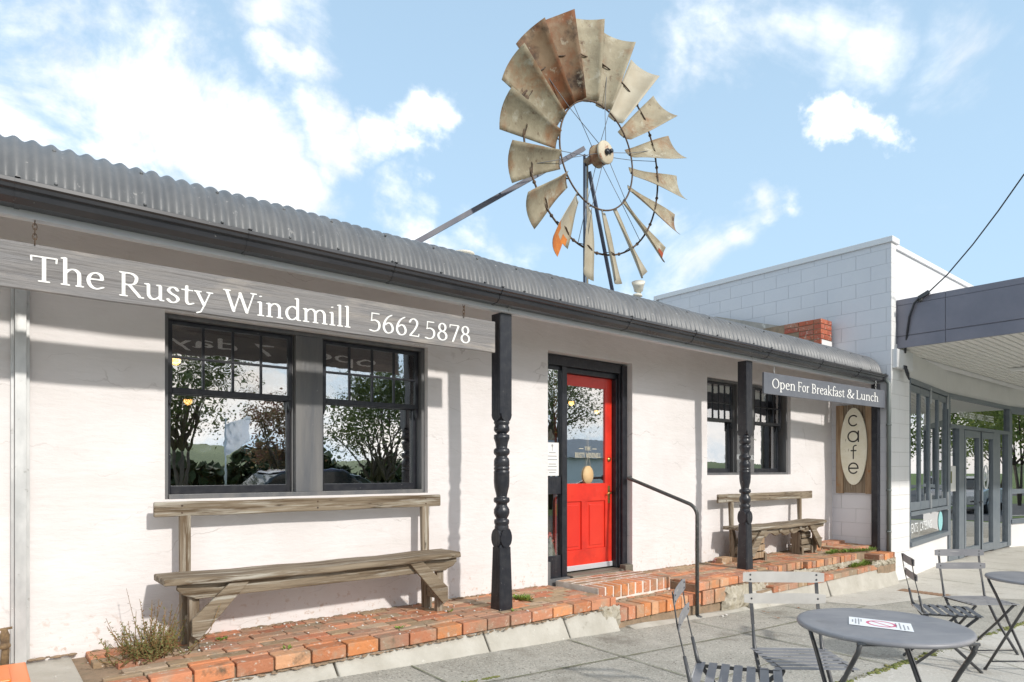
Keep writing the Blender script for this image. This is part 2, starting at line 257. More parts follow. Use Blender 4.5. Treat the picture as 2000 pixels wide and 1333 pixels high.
# ------------------------------------------------------------------ mesh helper
class MB:
    def __init__(s): s.v = []; s.f = []; s.sm = []; s.tint = []; s.usetint = False
    def add(s, vs, fs, smooth=False, tint=None):
        o = len(s.v); s.v += [Vector(p) for p in vs]; s.f += [[i+o for i in f] for f in fs]; s.sm += [smooth]*len(fs)
        if tint is not None: s.usetint = True
        s.tint += [tint or (1, 1, 1)]*len(fs); return s
    def box(s, a, b, rot=None, tint=None, piv=None):
        x0, y0, z0 = [min(p, q) for p, q in zip(a, b)]; x1, y1, z1 = [max(p, q) for p, q in zip(a, b)]
        vs = [Vector(p) for p in ((x0,y0,z0),(x1,y0,z0),(x1,y1,z0),(x0,y1,z0),(x0,y0,z1),(x1,y0,z1),(x1,y1,z1),(x0,y1,z1))]
        if rot is not None:
            c = Vector(piv) if piv else sum(vs, Vector())/8
            vs = [c+rot@(p-c) for p in vs]
        return s.add(vs, [(0,3,2,1),(4,5,6,7),(0,1,5,4),(1,2,6,5),(2,3,7,6),(3,0,4,7)], tint=tint)
    def bar(s, p, q, w, h, up=(0, 0, 1), w2=None):
        p = Vector(p); q = Vector(q); d = (q-p).normalized(); u = Vector(up); sd = d.cross(u)
        if sd.length < 1e-4: sd = d.cross(Vector((1, 0, 0)))
        sd.normalize(); u = sd.cross(d).normalized(); vs = []
        for c, ww in ((p, w), (q, w2 or w)):
            for a, b in ((-1,-1),(1,-1),(1,1),(-1,1)): vs.append(c+sd*a*ww/2+u*b*h/2)
        return s.add(vs, [(0,1,2,3),(7,6,5,4),(0,4,5,1),(1,5,6,2),(2,6,7,3),(3,7,4,0)])
    def tube(s, pts, r, n=8, closed=False, cap=True):
        pts = [Vector(p) for p in pts]; m = len(pts); rs = r if isinstance(r, (list, tuple)) else [r]*m; vs = []; up = None
        for i in range(m):
            a = pts[(i-1) % m] if (i > 0 or closed) else pts[i]; b = pts[(i+1) % m] if (i < m-1 or closed) else pts[i]
            d = (b-a).normalized()
            if up is None:
                up = Vector((0, 0, 1)) if abs(d.z) < .9 else Vector((1, 0, 0))
            sd = d.cross(up).normalized(); up = sd.cross(d).normalized()
            for k in range(n):
                t = 2*math.pi*k/n; vs.append(pts[i]+(sd*math.cos(t)+up*math.sin(t))*rs[i])
        fs = []
        for i in range(m if closed else m-1):
            j = (i+1) % m
            for k in range(n): fs.append((i*n+k, j*n+k, j*n+(k+1) % n, i*n+(k+1) % n))
        if cap and not closed: fs.append(tuple(range(n))); fs.append(tuple((m-1)*n+k for k in range(n-1, -1, -1)))
        return s.add(vs, fs, True)
    def lathe(s, prof, c, n=24, ax='Z'):                            # prof: (r, h)
        c = Vector(c); vs = []
        for r, h in prof:
            for k in range(n):
                t = 2*math.pi*k/n; x, y = r*math.cos(t), r*math.sin(t)
                vs.append(c+(Vector((x, y, h)) if ax == 'Z' else Vector((x, h, y)) if ax == 'Y' else Vector((h, x, y))))
        fs = [(i*n+k, i*n+(k+1) % n, (i+1)*n+(k+1) % n, (i+1)*n+k) for i in range(len(prof)-1) for k in range(n)]
        if prof[0][0] > 1e-5: fs.append(tuple(range(n-1, -1, -1)))
        if prof[-1][0] > 1e-5: fs.append(tuple((len(prof)-1)*n+k for k in range(n)))
        return s.add(vs, fs, True)
    def prism(s, poly, d):                                          # poly: 3D points, extruded by d
        n = len(poly); d = Vector(d); vs = [Vector(p) for p in poly]+[Vector(p)+d for p in poly]
        return s.add(vs, [tuple(range(n-1, -1, -1)), tuple(range(n, 2*n))]+[(i, (i+1) % n, n+(i+1) % n, n+i) for i in range(n)])
    def ball(s, c, r, sx=1, sy=1, sz=1, n=10):
        prof = [(math.sin(math.pi*i/n), -math.cos(math.pi*i/n)) for i in range(n+1)]; m = MB().lathe([(max(a, 1e-6), b) for a, b in prof], (0, 0, 0), n+2)
        return s.add([Vector(c)+Vector((p.x*sx*r, p.y*sy*r, p.z*sz*r)) for p in m.v], m.f, True)
    def build(s, name, m, parent=None, bevel=0, solid=0):
        me = bpy.data.meshes.new(name); off = parent_loc(parent) if parent is not None and not getattr(s, 'local', False) else Vector()
        me.from_pydata([tuple(p-off) for p in s.v], [], s.f); me.polygons.foreach_set('use_smooth', s.sm)
        if s.usetint:
            ca = me.color_attributes.new('tint', 'FLOAT_COLOR', 'CORNER'); arr = []
            for f, t in zip(s.f, s.tint): arr += [t[0], t[1], t[2], 1.0]*len(f)
            ca.data.foreach_set('color', arr)
        bm = bmesh.new(); bm.from_mesh(me); bmesh.ops.recalc_face_normals(bm, faces=bm.faces); bm.to_mesh(me); bm.free()
        me.materials.append(MT[m] if isinstance(m, str) else m); me.update()
        o = bpy.data.objects.new(name, me); sc.collection.objects.link(o)
        if parent is not None: o.parent = parent
        if bevel:
            b = o.modifiers.new('bevel', 'BEVEL'); b.width = bevel; b.segments = 2; b.limit_method = 'ANGLE'; b.angle_limit = R(35)
        if solid:
            b = o.modifiers.new('solid', 'SOLIDIFY'); b.thickness = solid; b.offset = 0
        return o
def parent_loc(o):
    v = Vector(o.location)
    while o.parent is not None: o = o.parent; v += o.location
    return v
def loc_MB():
    m = MB(); m.local = True; return m
def tag(o, label=None, cat=None, group=None, kind=None):
    if label: o['label'] = label
    if cat: o['category'] = cat
    if group: o['group'] = group
    if kind: o['kind'] = kind
    return o
def thing(name, label, cat, loc=(0, 0, 0), rz=0, group=None):
    o = bpy.data.objects.new(name, None); sc.collection.objects.link(o); o.location = loc; o.rotation_euler = (0, 0, rz); o.empty_display_size = .1
    return tag(o, label, cat, group)
def structure(o): o['kind'] = 'structure'; return o
def dup(root, loc, rz, label):
    r = root.copy(); sc.collection.objects.link(r); r.location = loc; r.rotation_euler = (0, 0, rz); r['label'] = label
    for ch in list(root.children):
        c = ch.copy(); sc.collection.objects.link(c); c.parent = r
        for g in list(ch.children):
            d = g.copy(); sc.collection.objects.link(d); d.parent = c
    return r

# ------------------------------------------------------------------ lettering: pen strokes -> filled outlines
def cat_(p, n=7):
    p = [np.array(q, float) for q in p]; P = [2*p[0]-p[1]]+p+[2*p[-1]-p[-2]]; o = []
    for i in range(1, len(P)-2):
        for k in range(n):
            t = k/n; a, b, c, d = P[i-1], P[i], P[i+1], P[i+2]
            o.append(.5*((2*b)+(-a+c)*t+(2*a-5*b+4*c-d)*t*t+(-a+3*b-3*c+d)*t**3))
    o.append(p[-1]); return o
def ell(cx, cy, rx, ry, a0=0, a1=360, n=28): return [(cx+rx*math.cos(R(a0+(a1-a0)*k/n)), cy+ry*math.sin(R(a0+(a1-a0)*k/n))) for k in range(n+1)]
def l(*p): return ('m', p)
def t(*p): return ('t', p)                       # thin
def s_(*p): return ('m', cat_(p))
def h(x0, x1, y): return ('t', ((x0, y), (x1, y)))
def stem(x, top, y0=.03): return [l((x, top-.03), (x, y0+.01)), h(x-.08, x+.09, .02)]
def cst(x): return [l((x, .65), (x, .04)), h(x-.09, x+.09, .02), h(x-.09, x+.09, .675)]
def arch(x): return [s_((x-.30, .33), (x-.21, .43), (x-.10, .455), (x-.02, .39), (x, .3), (x, .04)), h(x-.07, x+.09, .02)]
SG = {
 'T': ([l((.31, .65), (.31, .04)), h(.05, .57, .665), t((.045, .665), (.055, .55)), t((.575, .665), (.565, .55)), h(.2, .42, .02)], .62),
 'h': (stem(.13, .76)+[t((.05, .72), (.13, .74))]+arch(.43), .55),
 'e': ([t((.09, .27), (.385, .275)), s_((.385, .28), (.36, .40), (.25, .455), (.13, .39), (.08, .23), (.14, .07), (.26, .015), (.40, .07))], .46),
 'R': (cst(.15)+[s_((.15, .67), (.34, .67), (.45, .60), (.46, .50), (.41, .39), (.28, .345), (.16, .345)), l((.29, .34), (.53, .05)), h(.52, .64, .02)], .63),
 'u': ([s_((.13, .43), (.13, .25), (.14, .12), (.21, .035), (.31, .04), (.43, .13)), l((.43, .42), (.43, .04)), t((.04, .44), (.13, .45)), t((.34, .44), (.43, .45)), h(.43, .52, .02)], .56),
 's': ([s_((.32, .37), (.25, .45), (.14, .44), (.08, .35), (.15, .27), (.28, .2), (.33, .11), (.25, .02), (.14, .015), (.06, .09))], .40),
 't': ([s_((.16, .56), (.155, .3), (.16, .1), (.22, .02), (.33, .06)), h(.03, .32, .44)], .35),
 'y': ([l((.10, .43), (.28, .05)), t((.44, .43), (.28, .03), (.19, -.16), (.08, -.2)), h(.02, .2, .45), h(.36, .52, .45)], .50),
 'W': ([l((.10, .65), (.29, .04)), t((.29, .03), (.46, .62)), l((.46, .64), (.66, .04)), t((.66, .03), (.85, .66)), h(.01, .19, .675), h(.77, .93, .675)], .92),
 'i': (stem(.13, .46)+[t((.05, .43), (.13, .45)), l((.125, .625), (.135, .63))], .26),
 'n': (stem(.13, .46)+[t((.05, .43), (.13, .45))]+arch(.43), .56),
 'd': ([s_((.41, .38), (.31, .45), (.19, .42), (.10, .30), (.10, .15), (.18, .03), (.30, .03), (.41, .12)), l((.43, .72), (.43, .04)), t((.35, .72), (.43, .74)), h(.43, .52, .02)], .56),
 'm': (stem(.13, .46)+[t((.05, .43), (.13, .45))]+arch(.43)+arch(.73), .86),
 'l': (stem(.13, .76)+[t((.05, .72), (.13, .74))], .26),
 'O': ([('m', ell(.36, .34, .29, .32))], .72),
 'p': ([l((.13, .42), (.13, -.2)), h(.05, .24, -.21), t((.05, .43), (.13, .45)), s_((.14, .36), (.24, .45), (.37, .42), (.45, .29), (.43, .13), (.34, .03), (.22, .02), (.14, .07))], .55),
 'F': (cst(.15)+[h(.15, .48, .67), t((.485, .67), (.475, .57)), h(.15, .40, .36), t((.40, .43), (.40, .29))], .52),
 'o': ([('m', ell(.26, .235, .18, .215))], .52),
 'r': (stem(.13, .46)+[t((.05, .43), (.13, .45)), s_((.15, .33), (.22, .43), (.34, .43))], .37),
 'B': (cst(.15)+[s_((.15, .67), (.33, .67), (.42, .60), (.42, .47), (.33, .375), (.16, .37)), s_((.3, .37), (.44, .32), (.49, .2), (.43, .07), (.32, .02), (.15, .02))], .57),
 'a': ([s_((.07, .37), (.15, .45), (.27, .44), (.33, .34), (.33, .2), (.335, .08), (.42, .025)), s_((.33, .27), (.2, .24), (.09, .16), (.10, .05), (.2, .015), (.33, .09))], .46),
 'k': (stem(.13, .76)+[t((.05, .72), (.13, .74)), t((.15, .2), (.4, .44)), h(.32, .5, .45), l((.22, .26), (.44, .05)), h(.4, .54, .02)], .54),
 'f': ([s_((.38, .68), (.29, .74), (.19, .68), (.16, .55), (.16, .04)), h(.04, .33, .44), h(.07, .28, .02)], .33),
 '&': ([s_((.64, .36), (.52, .16), (.38, .03), (.22, .01), (.10, .09), (.10, .22), (.22, .35), (.36, .46), (.38, .6), (.29, .68), (.18, .62), (.18, .5), (.32, .28), (.5, .09), (.66, .02)), h(.55, .72, .38)], .72),
 'L': (cst(.15)+[h(.15, .50, .025), t((.50, .03), (.52, .15))], .54),
 'c': ([s_((.37, .37), (.28, .45), (.16, .41), (.08, .25), (.13, .08), (.25, .01), (.39, .07))], .43),
 '5': ([h(.14, .42, .65), t((.15, .65), (.13, .39)), s_((.13, .38), (.27, .41), (.40, .34), (.43, .2), (.36, .06), (.22, .01), (.07, .04))], .52),
 '6': ([s_((.38, .67), (.24, .58), (.12, .4), (.08, .2), (.15, .05), (.26, .01), (.39, .07), (.43, .2), (.37, .34), (.26, .38), (.13, .30))], .52),
 '2': ([s_((.08, .53), (.14, .63), (.26, .67), (.37, .59), (.38, .46), (.28, .27), (.09, .04)), h(.09, .45, .035), t((.45, .04), (.46, .12))], .52),
 '8': ([('m', ell(.26, .51, .135, .15)), ('m', ell(.26, .18, .175, .165))], .52),
 '7': ([h(.08, .45, .65), t((.075, .65), (.07, .56)), l((.45, .63), (.2, .01))], .50),
 'H': (cst(.14)+cst(.54)+[h(.14, .54, .36)], .69), 'E': (cst(.14)+[h(.14, .48, .67), h(.14, .42, .36), h(.14, .50, .025), t((.49, .67), (.48, .58)), t((.5, .03), (.51, .12))], .57),
 'U': ([s_((.14, .65), (.14, .25), (.2, .06), (.34, .01), (.48, .06), (.54, .25), (.54, .65)), h(.05, .23, .675), h(.46, .62, .675)], .68),
 'S': ([s_((.40, .57), (.30, .67), (.16, .65), (.10, .52), (.18, .40), (.34, .3), (.42, .17), (.34, .03), (.18, .01), (.07, .10))], .48),
 'Y': ([l((.1, .66), (.32, .33)), t((.54, .66), (.32, .33)), l((.32, .33), (.32, .04)), h(.23, .41, .02), h(.01, .2, .675), h(.45, .62, .675)], .62),
 'I': (cst(.14), .28), 'N': ([t((.14, .66), (.14, .02)), l((.14, .66), (.56, .04)), t((.56, .66), (.56, .02)), h(.05, .23, .02), h(.47, .65, .675), h(.05, .14, .675)], .70),
 'D': (cst(.14)+[s_((.14, .67), (.36, .66), (.54, .52), (.57, .34), (.53, .16), (.36, .03), (.14, .02))], .66),
 'M': ([t((.14, .66), (.12, .02)), l((.15, .66), (.40, .06)), t((.40, .05), (.64, .66)), l((.65, .65), (.67, .04)), h(.04, .2, .02), h(.58, .76, .02), h(.05, .15, .675), h(.64, .74, .675)], .80),
 ' ': ([], .27)}
GEO = {'c': ([('m', ell(.25, .24, .22, .22, 48, 312))], .5), 'a': ([('m', ell(.25, .24, .22, .22)), ('m', ((.475, .46), (.475, .02)))], .52),
       'f': ([('m', list(ell(.30, .56, .12, .12, 75, 180))+[(.18, .02)]), ('m', ((.06, .42), (.32, .42)))], .36),
       'e': ([('m', ell(.25, .24, .22, .22, -42, -360)), ('m', ((.03, .24), (.47, .24)))], .5)}
_gc = {}
def glyph(ch, table, key, nib, g):
    k = (ch, key)
    if k in _gc: return _gc[k]
    strokes, adv = table[ch]; vs, fs = [], []
    if strokes:
        nx = np.arange(-.1, adv+.16, g); ny = np.arange(-.30, .86, g); X, Y = np.meshgrid(nx, ny); Fd = np.full(X.shape, 9.)
        for typ, pts in strokes:
            w, hh, an = nib if typ == 'm' else (nib[1]*1.05, nib[1], 0)
            ca, sa = math.cos(an), math.sin(an)
            def T(x, y): return ((x*ca+y*sa)/(w/2), (-x*sa+y*ca)/(hh/2))
            PX, PY = T(X, Y); P = [T(*p) for p in pts]
            for (ax, ay), (bx, by) in zip(P[:-1], P[1:]):
                dx, dy = bx-ax, by-ay; q = max(dx*dx+dy*dy, 1e-9); tt = np.clip(((PX-ax)*dx+(PY-ay)*dy)/q, 0, 1)
                Fd = np.minimum(Fd, np.hypot(PX-ax-tt*dx, PY-ay-tt*dy)-1)
        ins = Fd < 0; idx = {}
        def key_v(kk, p):
            if kk not in idx: idx[kk] = len(vs); vs.append(p)
            return idx[kk]
        for j in range(len(ny)-1):
            for i in range(len(nx)-1):
                c = [(i, j), (i+1, j), (i+1, j+1), (i, j+1)]; b = [ins[q[1], q[0]] for q in c]
                if not any(b): continue
                poly = []
                for k2 in range(4):
                    a_, b_ = c[k2], c[(k2+1) % 4]; fa, fb = Fd[a_[1], a_[0]], Fd[b_[1], b_[0]]
                    if b[k2]: poly.append(key_v(a_, (nx[a_[0]], ny[a_[1]])))
                    if (fa < 0) != (fb < 0):
                        q = fa/(fa-fb); poly.append(key_v((min(a_, b_), max(a_, b_)), (nx[a_[0]]+(nx[b_[0]]-nx[a_[0]])*q, ny[a_[1]]+(ny[b_[1]]-ny[a_[1]])*q)))
                if len(poly) > 2: fs.append(poly)
    _gc[k] = (vs, fs, adv); return _gc[k]
def lettering(txt, org, xd, zd, size, m, parent, name='lettering', width=None, table=SG, nib=(.090, .040, R(12)), g=.02, key='s', track=0, vertical=None):
    """flat painted letters; org = left end of the baseline, size = em, width = total width"""
    adv = sum(glyph(c, table, key, nib, g)[2]+track for c in txt)-track; sx = size if width is None else width/adv
    mb = MB(); x = 0; org = Vector(org); xd = Vector(xd).normalized(); zd = Vector(zd).normalized()
    for c in txt:
        vs, fs, a = glyph(c, table, key, nib, g)
        if fs: mb.add([org+xd*(x+p[0])*sx+zd*p[1]*size for p in vs], fs)
        x += a+track
    return mb.build(name, m, parent)
def sans(txt, org, xd, zd, height, m, parent, name='lettering', width=None):
    cu = bpy.data.curves.new('txt', 'FONT'); cu.body = txt; cu.resolution_u = 3
    ob = bpy.data.objects.new('txt', cu); sc.collection.objects.link(ob); bpy.context.view_layer.update()
    me = bpy.data.meshes.new_from_object(ob.evaluated_get(bpy.context.evaluated_depsgraph_get())); bpy.data.objects.remove(ob)
    xs = [v.co.x for v in me.vertices]; ys = [v.co.y for v in me.vertices]; x0, x1, y1 = min(xs), max(xs), .70
    sz = height/y1; sx = width/(x1-x0) if width else sz; org = Vector(org); xd = Vector(xd).normalized(); zd = Vector(zd).normalized()
    mb = MB().add([org+xd*(v.co.x-x0)*sx+zd*v.co.y*sz for v in me.vertices], [list(p.vertices) for p in me.polygons])
    return mb.build(name, m, parent)

def gz(x): return .13-.043*min(max(x, -6), 9.6)-.01*max(0, min(x-9.6, 10))
def fz(x): return .24-.0045*x

# ================================================================== GROUND
def ground():
    xs = [-400, -120, -40, -12, -6]+[x*.5 for x in range(-11, 40)]+[24, 40, 80, 160, 400]; ys = [-400, -160, -60, -30, -16, -9.0, -6, -3]+[y*.5 for y in range(-4, 11)]+[7, 12, 30, 120, 400]
    mb = MB(); vs = [(x, y, gz(x)-.004) for y in ys for x in xs]; n = len(xs)
    mb.add(vs, [(j*n+i, j*n+i+1, (j+1)*n+i+1, (j+1)*n+i) for j in range(len(ys)-1) for i in range(n-1)], True)
    structure(mb.build('ground', 'grass'))
    def sheet(name, m, x0, x1, y0, y1, dz, nx=24):
        mb = MB(); X = [x0+(x1-x0)*i/nx for i in range(nx+1)]
        vs = [(x, y, gz(x)+dz) for x in X for y in (y0, y1)]
        mb.add(vs, [(2*i, 2*i+2, 2*i+3, 2*i+1) for i in range(nx)], True); return structure(mb.build(name, m))
    sheet('pavement', 'concrete', -8, 26, -2.2, 4.6, .001, 96)
    sheet('road', 'asphalt', -60, 90, -8.2, -2.45, .001, 150)
    sheet('driveway', 'asphalt', 26.5, 90, -1.6, 9, .001, 80)
    sheet('car_park', 'asphalt', -60, 90, -26, -15, .001, 150)
    mb = MB()
    for i in range(40):
        x = -10+i*1.3; mb.box((x, -2.45, gz(x)-.12), (x+1.28, -2.2, gz(x)+.02))
    structure(mb.build('road_kerb', 'kerb', bevel=.01))
    # pale slabs laid flush beside the grey pavement
    mb = MB()
    for i in range(40):
        x0 = 3.2+i*.3; x1 = x0+.3
        mb.add([(x0, .9-.02*(x0-3), gz(x0)+.004), (x1, .9-.02*(x1-3), gz(x1)+.004), (x1, 1.93-.02*(x1-5), gz(x1)+.004), (x0, 1.93-.02*(x0-5), gz(x0)+.004)], [(0, 1, 2, 3)])
    structure(mb.build('pale_slab_path', 'paleslab'))
    def poly(name, m, pts, dz):
        mb = MB(); mb.add([(x, y, gz(x)+dz) for x, y in pts], [tuple(range(len(pts)))]); return structure(mb.build(name, m))
    mb = MB()                                                       # paler slabs outside the shopfront
    P = [(7.6, 3.72), (7.9, 3.18), (8.6, 3.05), (9.5, 3.0), (9.6, 2.25), (11, 1.96), (13, 1.9), (20, 1.8), (20, 4.2), (15, 4.2), (11, 3.9), (9.6, 3.84)]
    top = lambda x: 3.72+.06*min(max((x-7.6)/2, 0), 1)+(.6 if x > 11 else 0)
    bot = lambda x: 3.72-.54*(x-7.6)/.3 if x < 7.9 else 3.18-.18*(x-7.9)/1.6 if x < 9.5 else 3.0-.9*min(1, (x-9.5)/.9)
    xs = [7.6+i*.1 for i in range(124)]
    for a, b in zip(xs[:-1], xs[1:]): mb.add([(a, bot(a), gz(a)+.004), (b, bot(b), gz(b)+.004), (b, top(b), gz(b)+.004), (a, top(a), gz(a)+.004)], [(0, 1, 2, 3)])
    structure(mb.build('pale_slabs_by_shop', 'paleslab'))
    # joints between the slabs
    mb = MB()
    def joint(pts, w, dz=.008):
        for a, b in zip(pts[:-1], pts[1:]):
            n = max(2, int((Vector(b)-Vector(a)).length/.12))
            a, b = Vector((*a, 0)), Vector((*b, 0)); d = (b-a).normalized(); s = Vector((-d.y, d.x, 0)); pr = None
            for i in range(n+1):
                c = a+(b-a)*i/n; ww = w*(.55+.8*random.random()); q = (c+s*ww/2, c-s*ww/2)
                if pr: mb.add([(p.x, p.y, gz(p.x)+dz) for p in (pr[0], pr[1], q[1], q[0])], [(0, 1, 2, 3)])
                pr = q
    joint([(1.2, 3.35), (2.6, 3.22), (5, 3.15), (7.8, 3.2)], .014)
    joint([(2.2, 1.9), (2.25, 3.8)], .012); joint([(3.6, 1.95), (3.7, 3.8)], .014); joint([(5.2, 1.95), (5.25, 3.7)], .014); joint([(6.9, 1.9), (6.95, 3.7)], .014)
    joint([(1.0, 2.5), (2.9, 2.45), (5.1, 2.5)], .010); joint([(9.5, 3.0), (9.55, 2.2)], .012)
    joint([(3.4, .9), (4.3, 1.9)], .012); joint([(5.6, .9), (6.4, 1.9)], .012); joint([(11, 2.0), (11.2, 4)], .012); joint([(13.1, 2.0), (13.3, 4.1)], .012)
    structure(mb.build('pavement_joints', 'joint'))
    mb = MB()
    for i in range(1100):
        x = random.uniform(3.6, 10.5); y = 1.93-.02*(x-5)+random.gauss(0, .016); r = random.uniform(.005, .016)*(1 if math.sin(x*5)+math.sin(x*13+1) > -.6 else .3)
        mb.ball((x, y, gz(x)+.006), r, 1.2, 1, .6, 5)
    for i in range(160):
        x = random.uniform(1.5, 2.6); mb.ball((x, 3.3+random.gauss(0, .012), gz(x)+.004), random.uniform(.004, .01), 1.3, 1, .5, 5)
    tag(mb.build('moss', 'moss'), 'green moss grown along the joint between grey pavement and pale slabs', 'moss', kind='stuff')
    g = MB()
    for i in range(9): g.box((9.62+i*.0, 2.98+i*.062, gz(9.9)-.004), (9.80, 3.02+i*.062, gz(9.9)+.012))
    g.box((9.60, 2.96, gz(9.9)-.003), (9.815, 3.54, gz(9.9)+.007)); gr = g.build('drain_grate', mat('rusty_grate', (.30, .19, .12), rough=.8, nscale=20))
    tag(gr, 'narrow rusty drain grate set in the pale slabs', 'drain')
    mb = MB()
    for u, v in ((1491, 1188), (1498, 1190), (1513, 1200), (1520, 1202), (1560, 1176)):
        p = atZ(u, v, gz(5.2)); a = random.uniform(0, 6)
        q = [(.035, 0), (.01, .014), (-.03, .004), (-.01, -.013)]
        mb.add([(p.x+x*math.cos(a)-y*math.sin(a), p.y+x*math.sin(a)+y*math.cos(a), gz(p.x)+.012+.008*random.random()) for x, y in q], [(0, 1, 2, 3)])
    tag(mb.build('fallen_leaves', 'leaf_litter'), 'few dry red brown leaves lying on the pavement', 'leaves', kind='stuff')
ground()

# ------------------------------------------------------------------ brick ledge, steps, kerb
def brickwork():
    mb = MB(); mo = MB(); rnd = random.Random(3)
    pal = [(.52,.21,.11),(.56,.25,.14),(.46,.17,.09),(.52,.30,.18),(.40,.19,.12),(.57,.22,.10),(.48,.26,.16),(.42,.23,.15),(.44,.32,.22)]
    def tint(front=False):
        c = rnd.choice(pal); k = rnd.uniform(.8, 1.12)
        if front: c = rnd.choice(pal[:2]+pal[4:6]+[(.62, .24, .09), (.62, .27, .12), (.58, .31, .17)])
        elif rnd.random() < .22: c = (.36, .25, .15)
        return tuple(x*k for x in c)
    def pav(x0, x1, y0, y1, top, bl=.225, bw=.108, gap=.007, skip=None, along=True, th=.07, jit=.004, edge=0):
        j = 0; y = y1
        while y > y0+.02:
            yb = max(y-bw, y0); x = x0-(bl/2 if j % 2 else 0)-.04*rnd.random()
            while x < x1:
                a, b = max(x, x0), min(x+bl, x1)
                if b-a > .03 and not (skip and skip((a+b)/2, (y+yb)/2)):
                    zt = top((a+b)/2)+rnd.uniform(-jit, jit); r = Matrix.Rotation(rnd.uniform(-.012, .012), 3, 'Z')@Matrix.Rotation(rnd.uniform(-.015, .015), 3, 'X')@Matrix.Rotation(rnd.uniform(-.012, .012), 3, 'Y')
                    mb.box((a+gap/2, yb+gap/2, zt-th), (b-gap/2, y-gap/2, zt), rot=r, tint=tint())
                x += bl
            y -= bw; j += 1
    def course(x0, x1, y, dy, z0, z1, L=.225, front=True, gap=.012):
        x = x0
        while x < x1-.02:
            b = min(x+L*rnd.uniform(.94, 1.06), x1); r = Matrix.Rotation(rnd.uniform(-.02, .02), 3, 'Z')@Matrix.Rotation(rnd.uniform(-.012, .012), 3, 'Y')
            yy = y+rnd.uniform(-.006, .006); mb.box((x+gap/2, yy, z0((x+b)/2)), (b-gap/2, yy+dy, z1((x+b)/2)+rnd.uniform(-.003, .003)), rot=r, tint=tint(front)); x = b
    fl = lambda x: fz(x)
    fm = lambda x: fz(x)-.012+.01*math.sin(x*3)
    # left ledge: front course lengthwise, paving behind
    pav(.52, 4.36, 4.02, 4.73, fl, skip=lambda x, y: x < .66-.25*(y-4.0)+.1*math.sin(9*y))
    course(.50, 4.40, 3.905, .105, lambda x: fl(x)-.085, lambda x: fl(x)-.003)
    mo.box((.42, 3.93, -.1), (4.38, 4.74, .205))
    # door steps
    wm = MB()
    lo = lambda x: .118
    course(4.40, 5.62, 3.86, .215, lambda x: lo(x)-.115, lo, L=.11)
    pav(4.40, 5.62, 4.085, 4.35, lo, bl=.108, bw=.22)
    mo.box((4.38, 3.89, -.15), (5.64, 4.4, .10))
    up = lambda x: .252
    course(4.44, 5.52, 4.16, .21, lambda x: .14, up, L=.108, gap=.022)
    pav(4.44, 5.55, 4.375, 4.73, up, bl=.22, bw=.105, gap=.022, jit=.001)
    wm.box((4.445, 4.167, .1), (5.515, 4.735, .2495))
    # right ledge beside the handrail, two courses high
    pav(5.60, 7.10, 4.00, 4.73, fl)
    course(5.60, 6.55, 3.885, .11, lambda x: fl(x)-.085, lambda x: fl(x)-.003, L=.18); course(5.66, 6.1, 3.87, .12, lambda x: -.02, lambda x: .12, L=.2)
    mo.box((5.58, 3.91, -.3), (7.1, 4.74, .19))
    # ledge under the far bench, front edge stepping back
    pav(7.10, 9.62, 4.12, 4.73, fl)
    course(7.06, 8.0, 4.02, .215, lambda x: fl(x)-.09, lambda x: fl(x)-.004, L=.11); course(8.0, 9.4, 3.96, .215, lambda x: fl(x)-.09, lambda x: fl(x)-.004, L=.11)
    mo.box((7.1, 4.05, -.3), (9.6, 4.74, .18))
    pav(6.9, 9.7, 3.80, 4.02, lambda x: .035, bl=.225, bw=.11); mo.box((6.6, 3.83, -.4), (10.2, 4.2, .018))
    # raised border and end block against the block wall
    course(9.05, 10.25, 4.5, .2, lambda x: .18, lambda x: .275, L=.2); pav(9.5, 10.26, 4.1, 4.52, lambda x: .235, bl=.22, bw=.11)
    mo.box((9.42, 4.0, -.3), (10.27, 4.73, .19))
    course(9.72, 10.27, 3.80, .22, lambda x: .075, lambda x: .165, L=.17); mo.box((9.66, 3.80, -.4), (10.28, 4.15, .09))
    mb.box((7.0, 4.52, .20), (7.22, 4.63, .275), tint=(.42, .28, .17)); mb.box((7.24, 4.5, .2), (7.46, 4.62, .262), rot=Matrix.Rotation(.2, 3, 'Z'), tint=(.5, .3, .17))
    structure(mb.build('brick_ledge', 'brick', bevel=.006)); structure(mo.build('ledge_mortar', 'mortar')); structure(wm.build('step_mortar', 'white_mortar'))
    # rough rubble face below the ledge
    rb = MB()
    def rough(x0, x1, yf, z0f, z1f, n, seed):
        r = random.Random(seed); nz = 7; vs = []
        for i in range(n+1):
            x = x0+(x1-x0)*i/n; e = min(i, n-i)/2.0
            for j in range(nz+1):
                z = z0f(x)+(z1f(x)-z0f(x))*j/nz+r.uniform(-.01, .01); bulge = min(1, e)*(.030+.03*math.sin(math.pi*j/nz))+r.gauss(0, .008)
                vs.append((x+r.uniform(-.008, .008), yf(x)+.035-bulge, z))
        rb.add(vs, [(i*(nz+1)+j, (i+1)*(nz+1)+j, (i+1)*(nz+1)+j+1, i*(nz+1)+j+1) for i in range(n) for j in range(nz)])
    rough(4.16, 4.46, lambda x: 3.885, lambda x: gz(x), lambda x: .15, 12, 1)
    rough(6.02, 7.06, lambda x: 3.86+.12*max(0, x-6.5), lambda x: gz(x)-.01, lambda x: .12-.10*max(0, x-6.4), 40, 2)
    rough(7.0, 9.5, lambda x: 4.0-.02*(x-7), lambda x: .03, lambda x: .115, 90, 3)
    rough(9.55, 10.27, lambda x: 3.80, lambda x: .0, lambda x: .085, 26, 4)
    structure(rb.build('rough_render_edge', mat('rough_render', (.50, .46, .38), (.33, .29, .21), rough=.95, nscale=9, bump=1, bscale=26, spots=[((.13, .11, .07), 7, .62, .72), ((.16, .17, .05), 5, .66, .74), ((.5, .22, .1), 4, .66, .72)])))
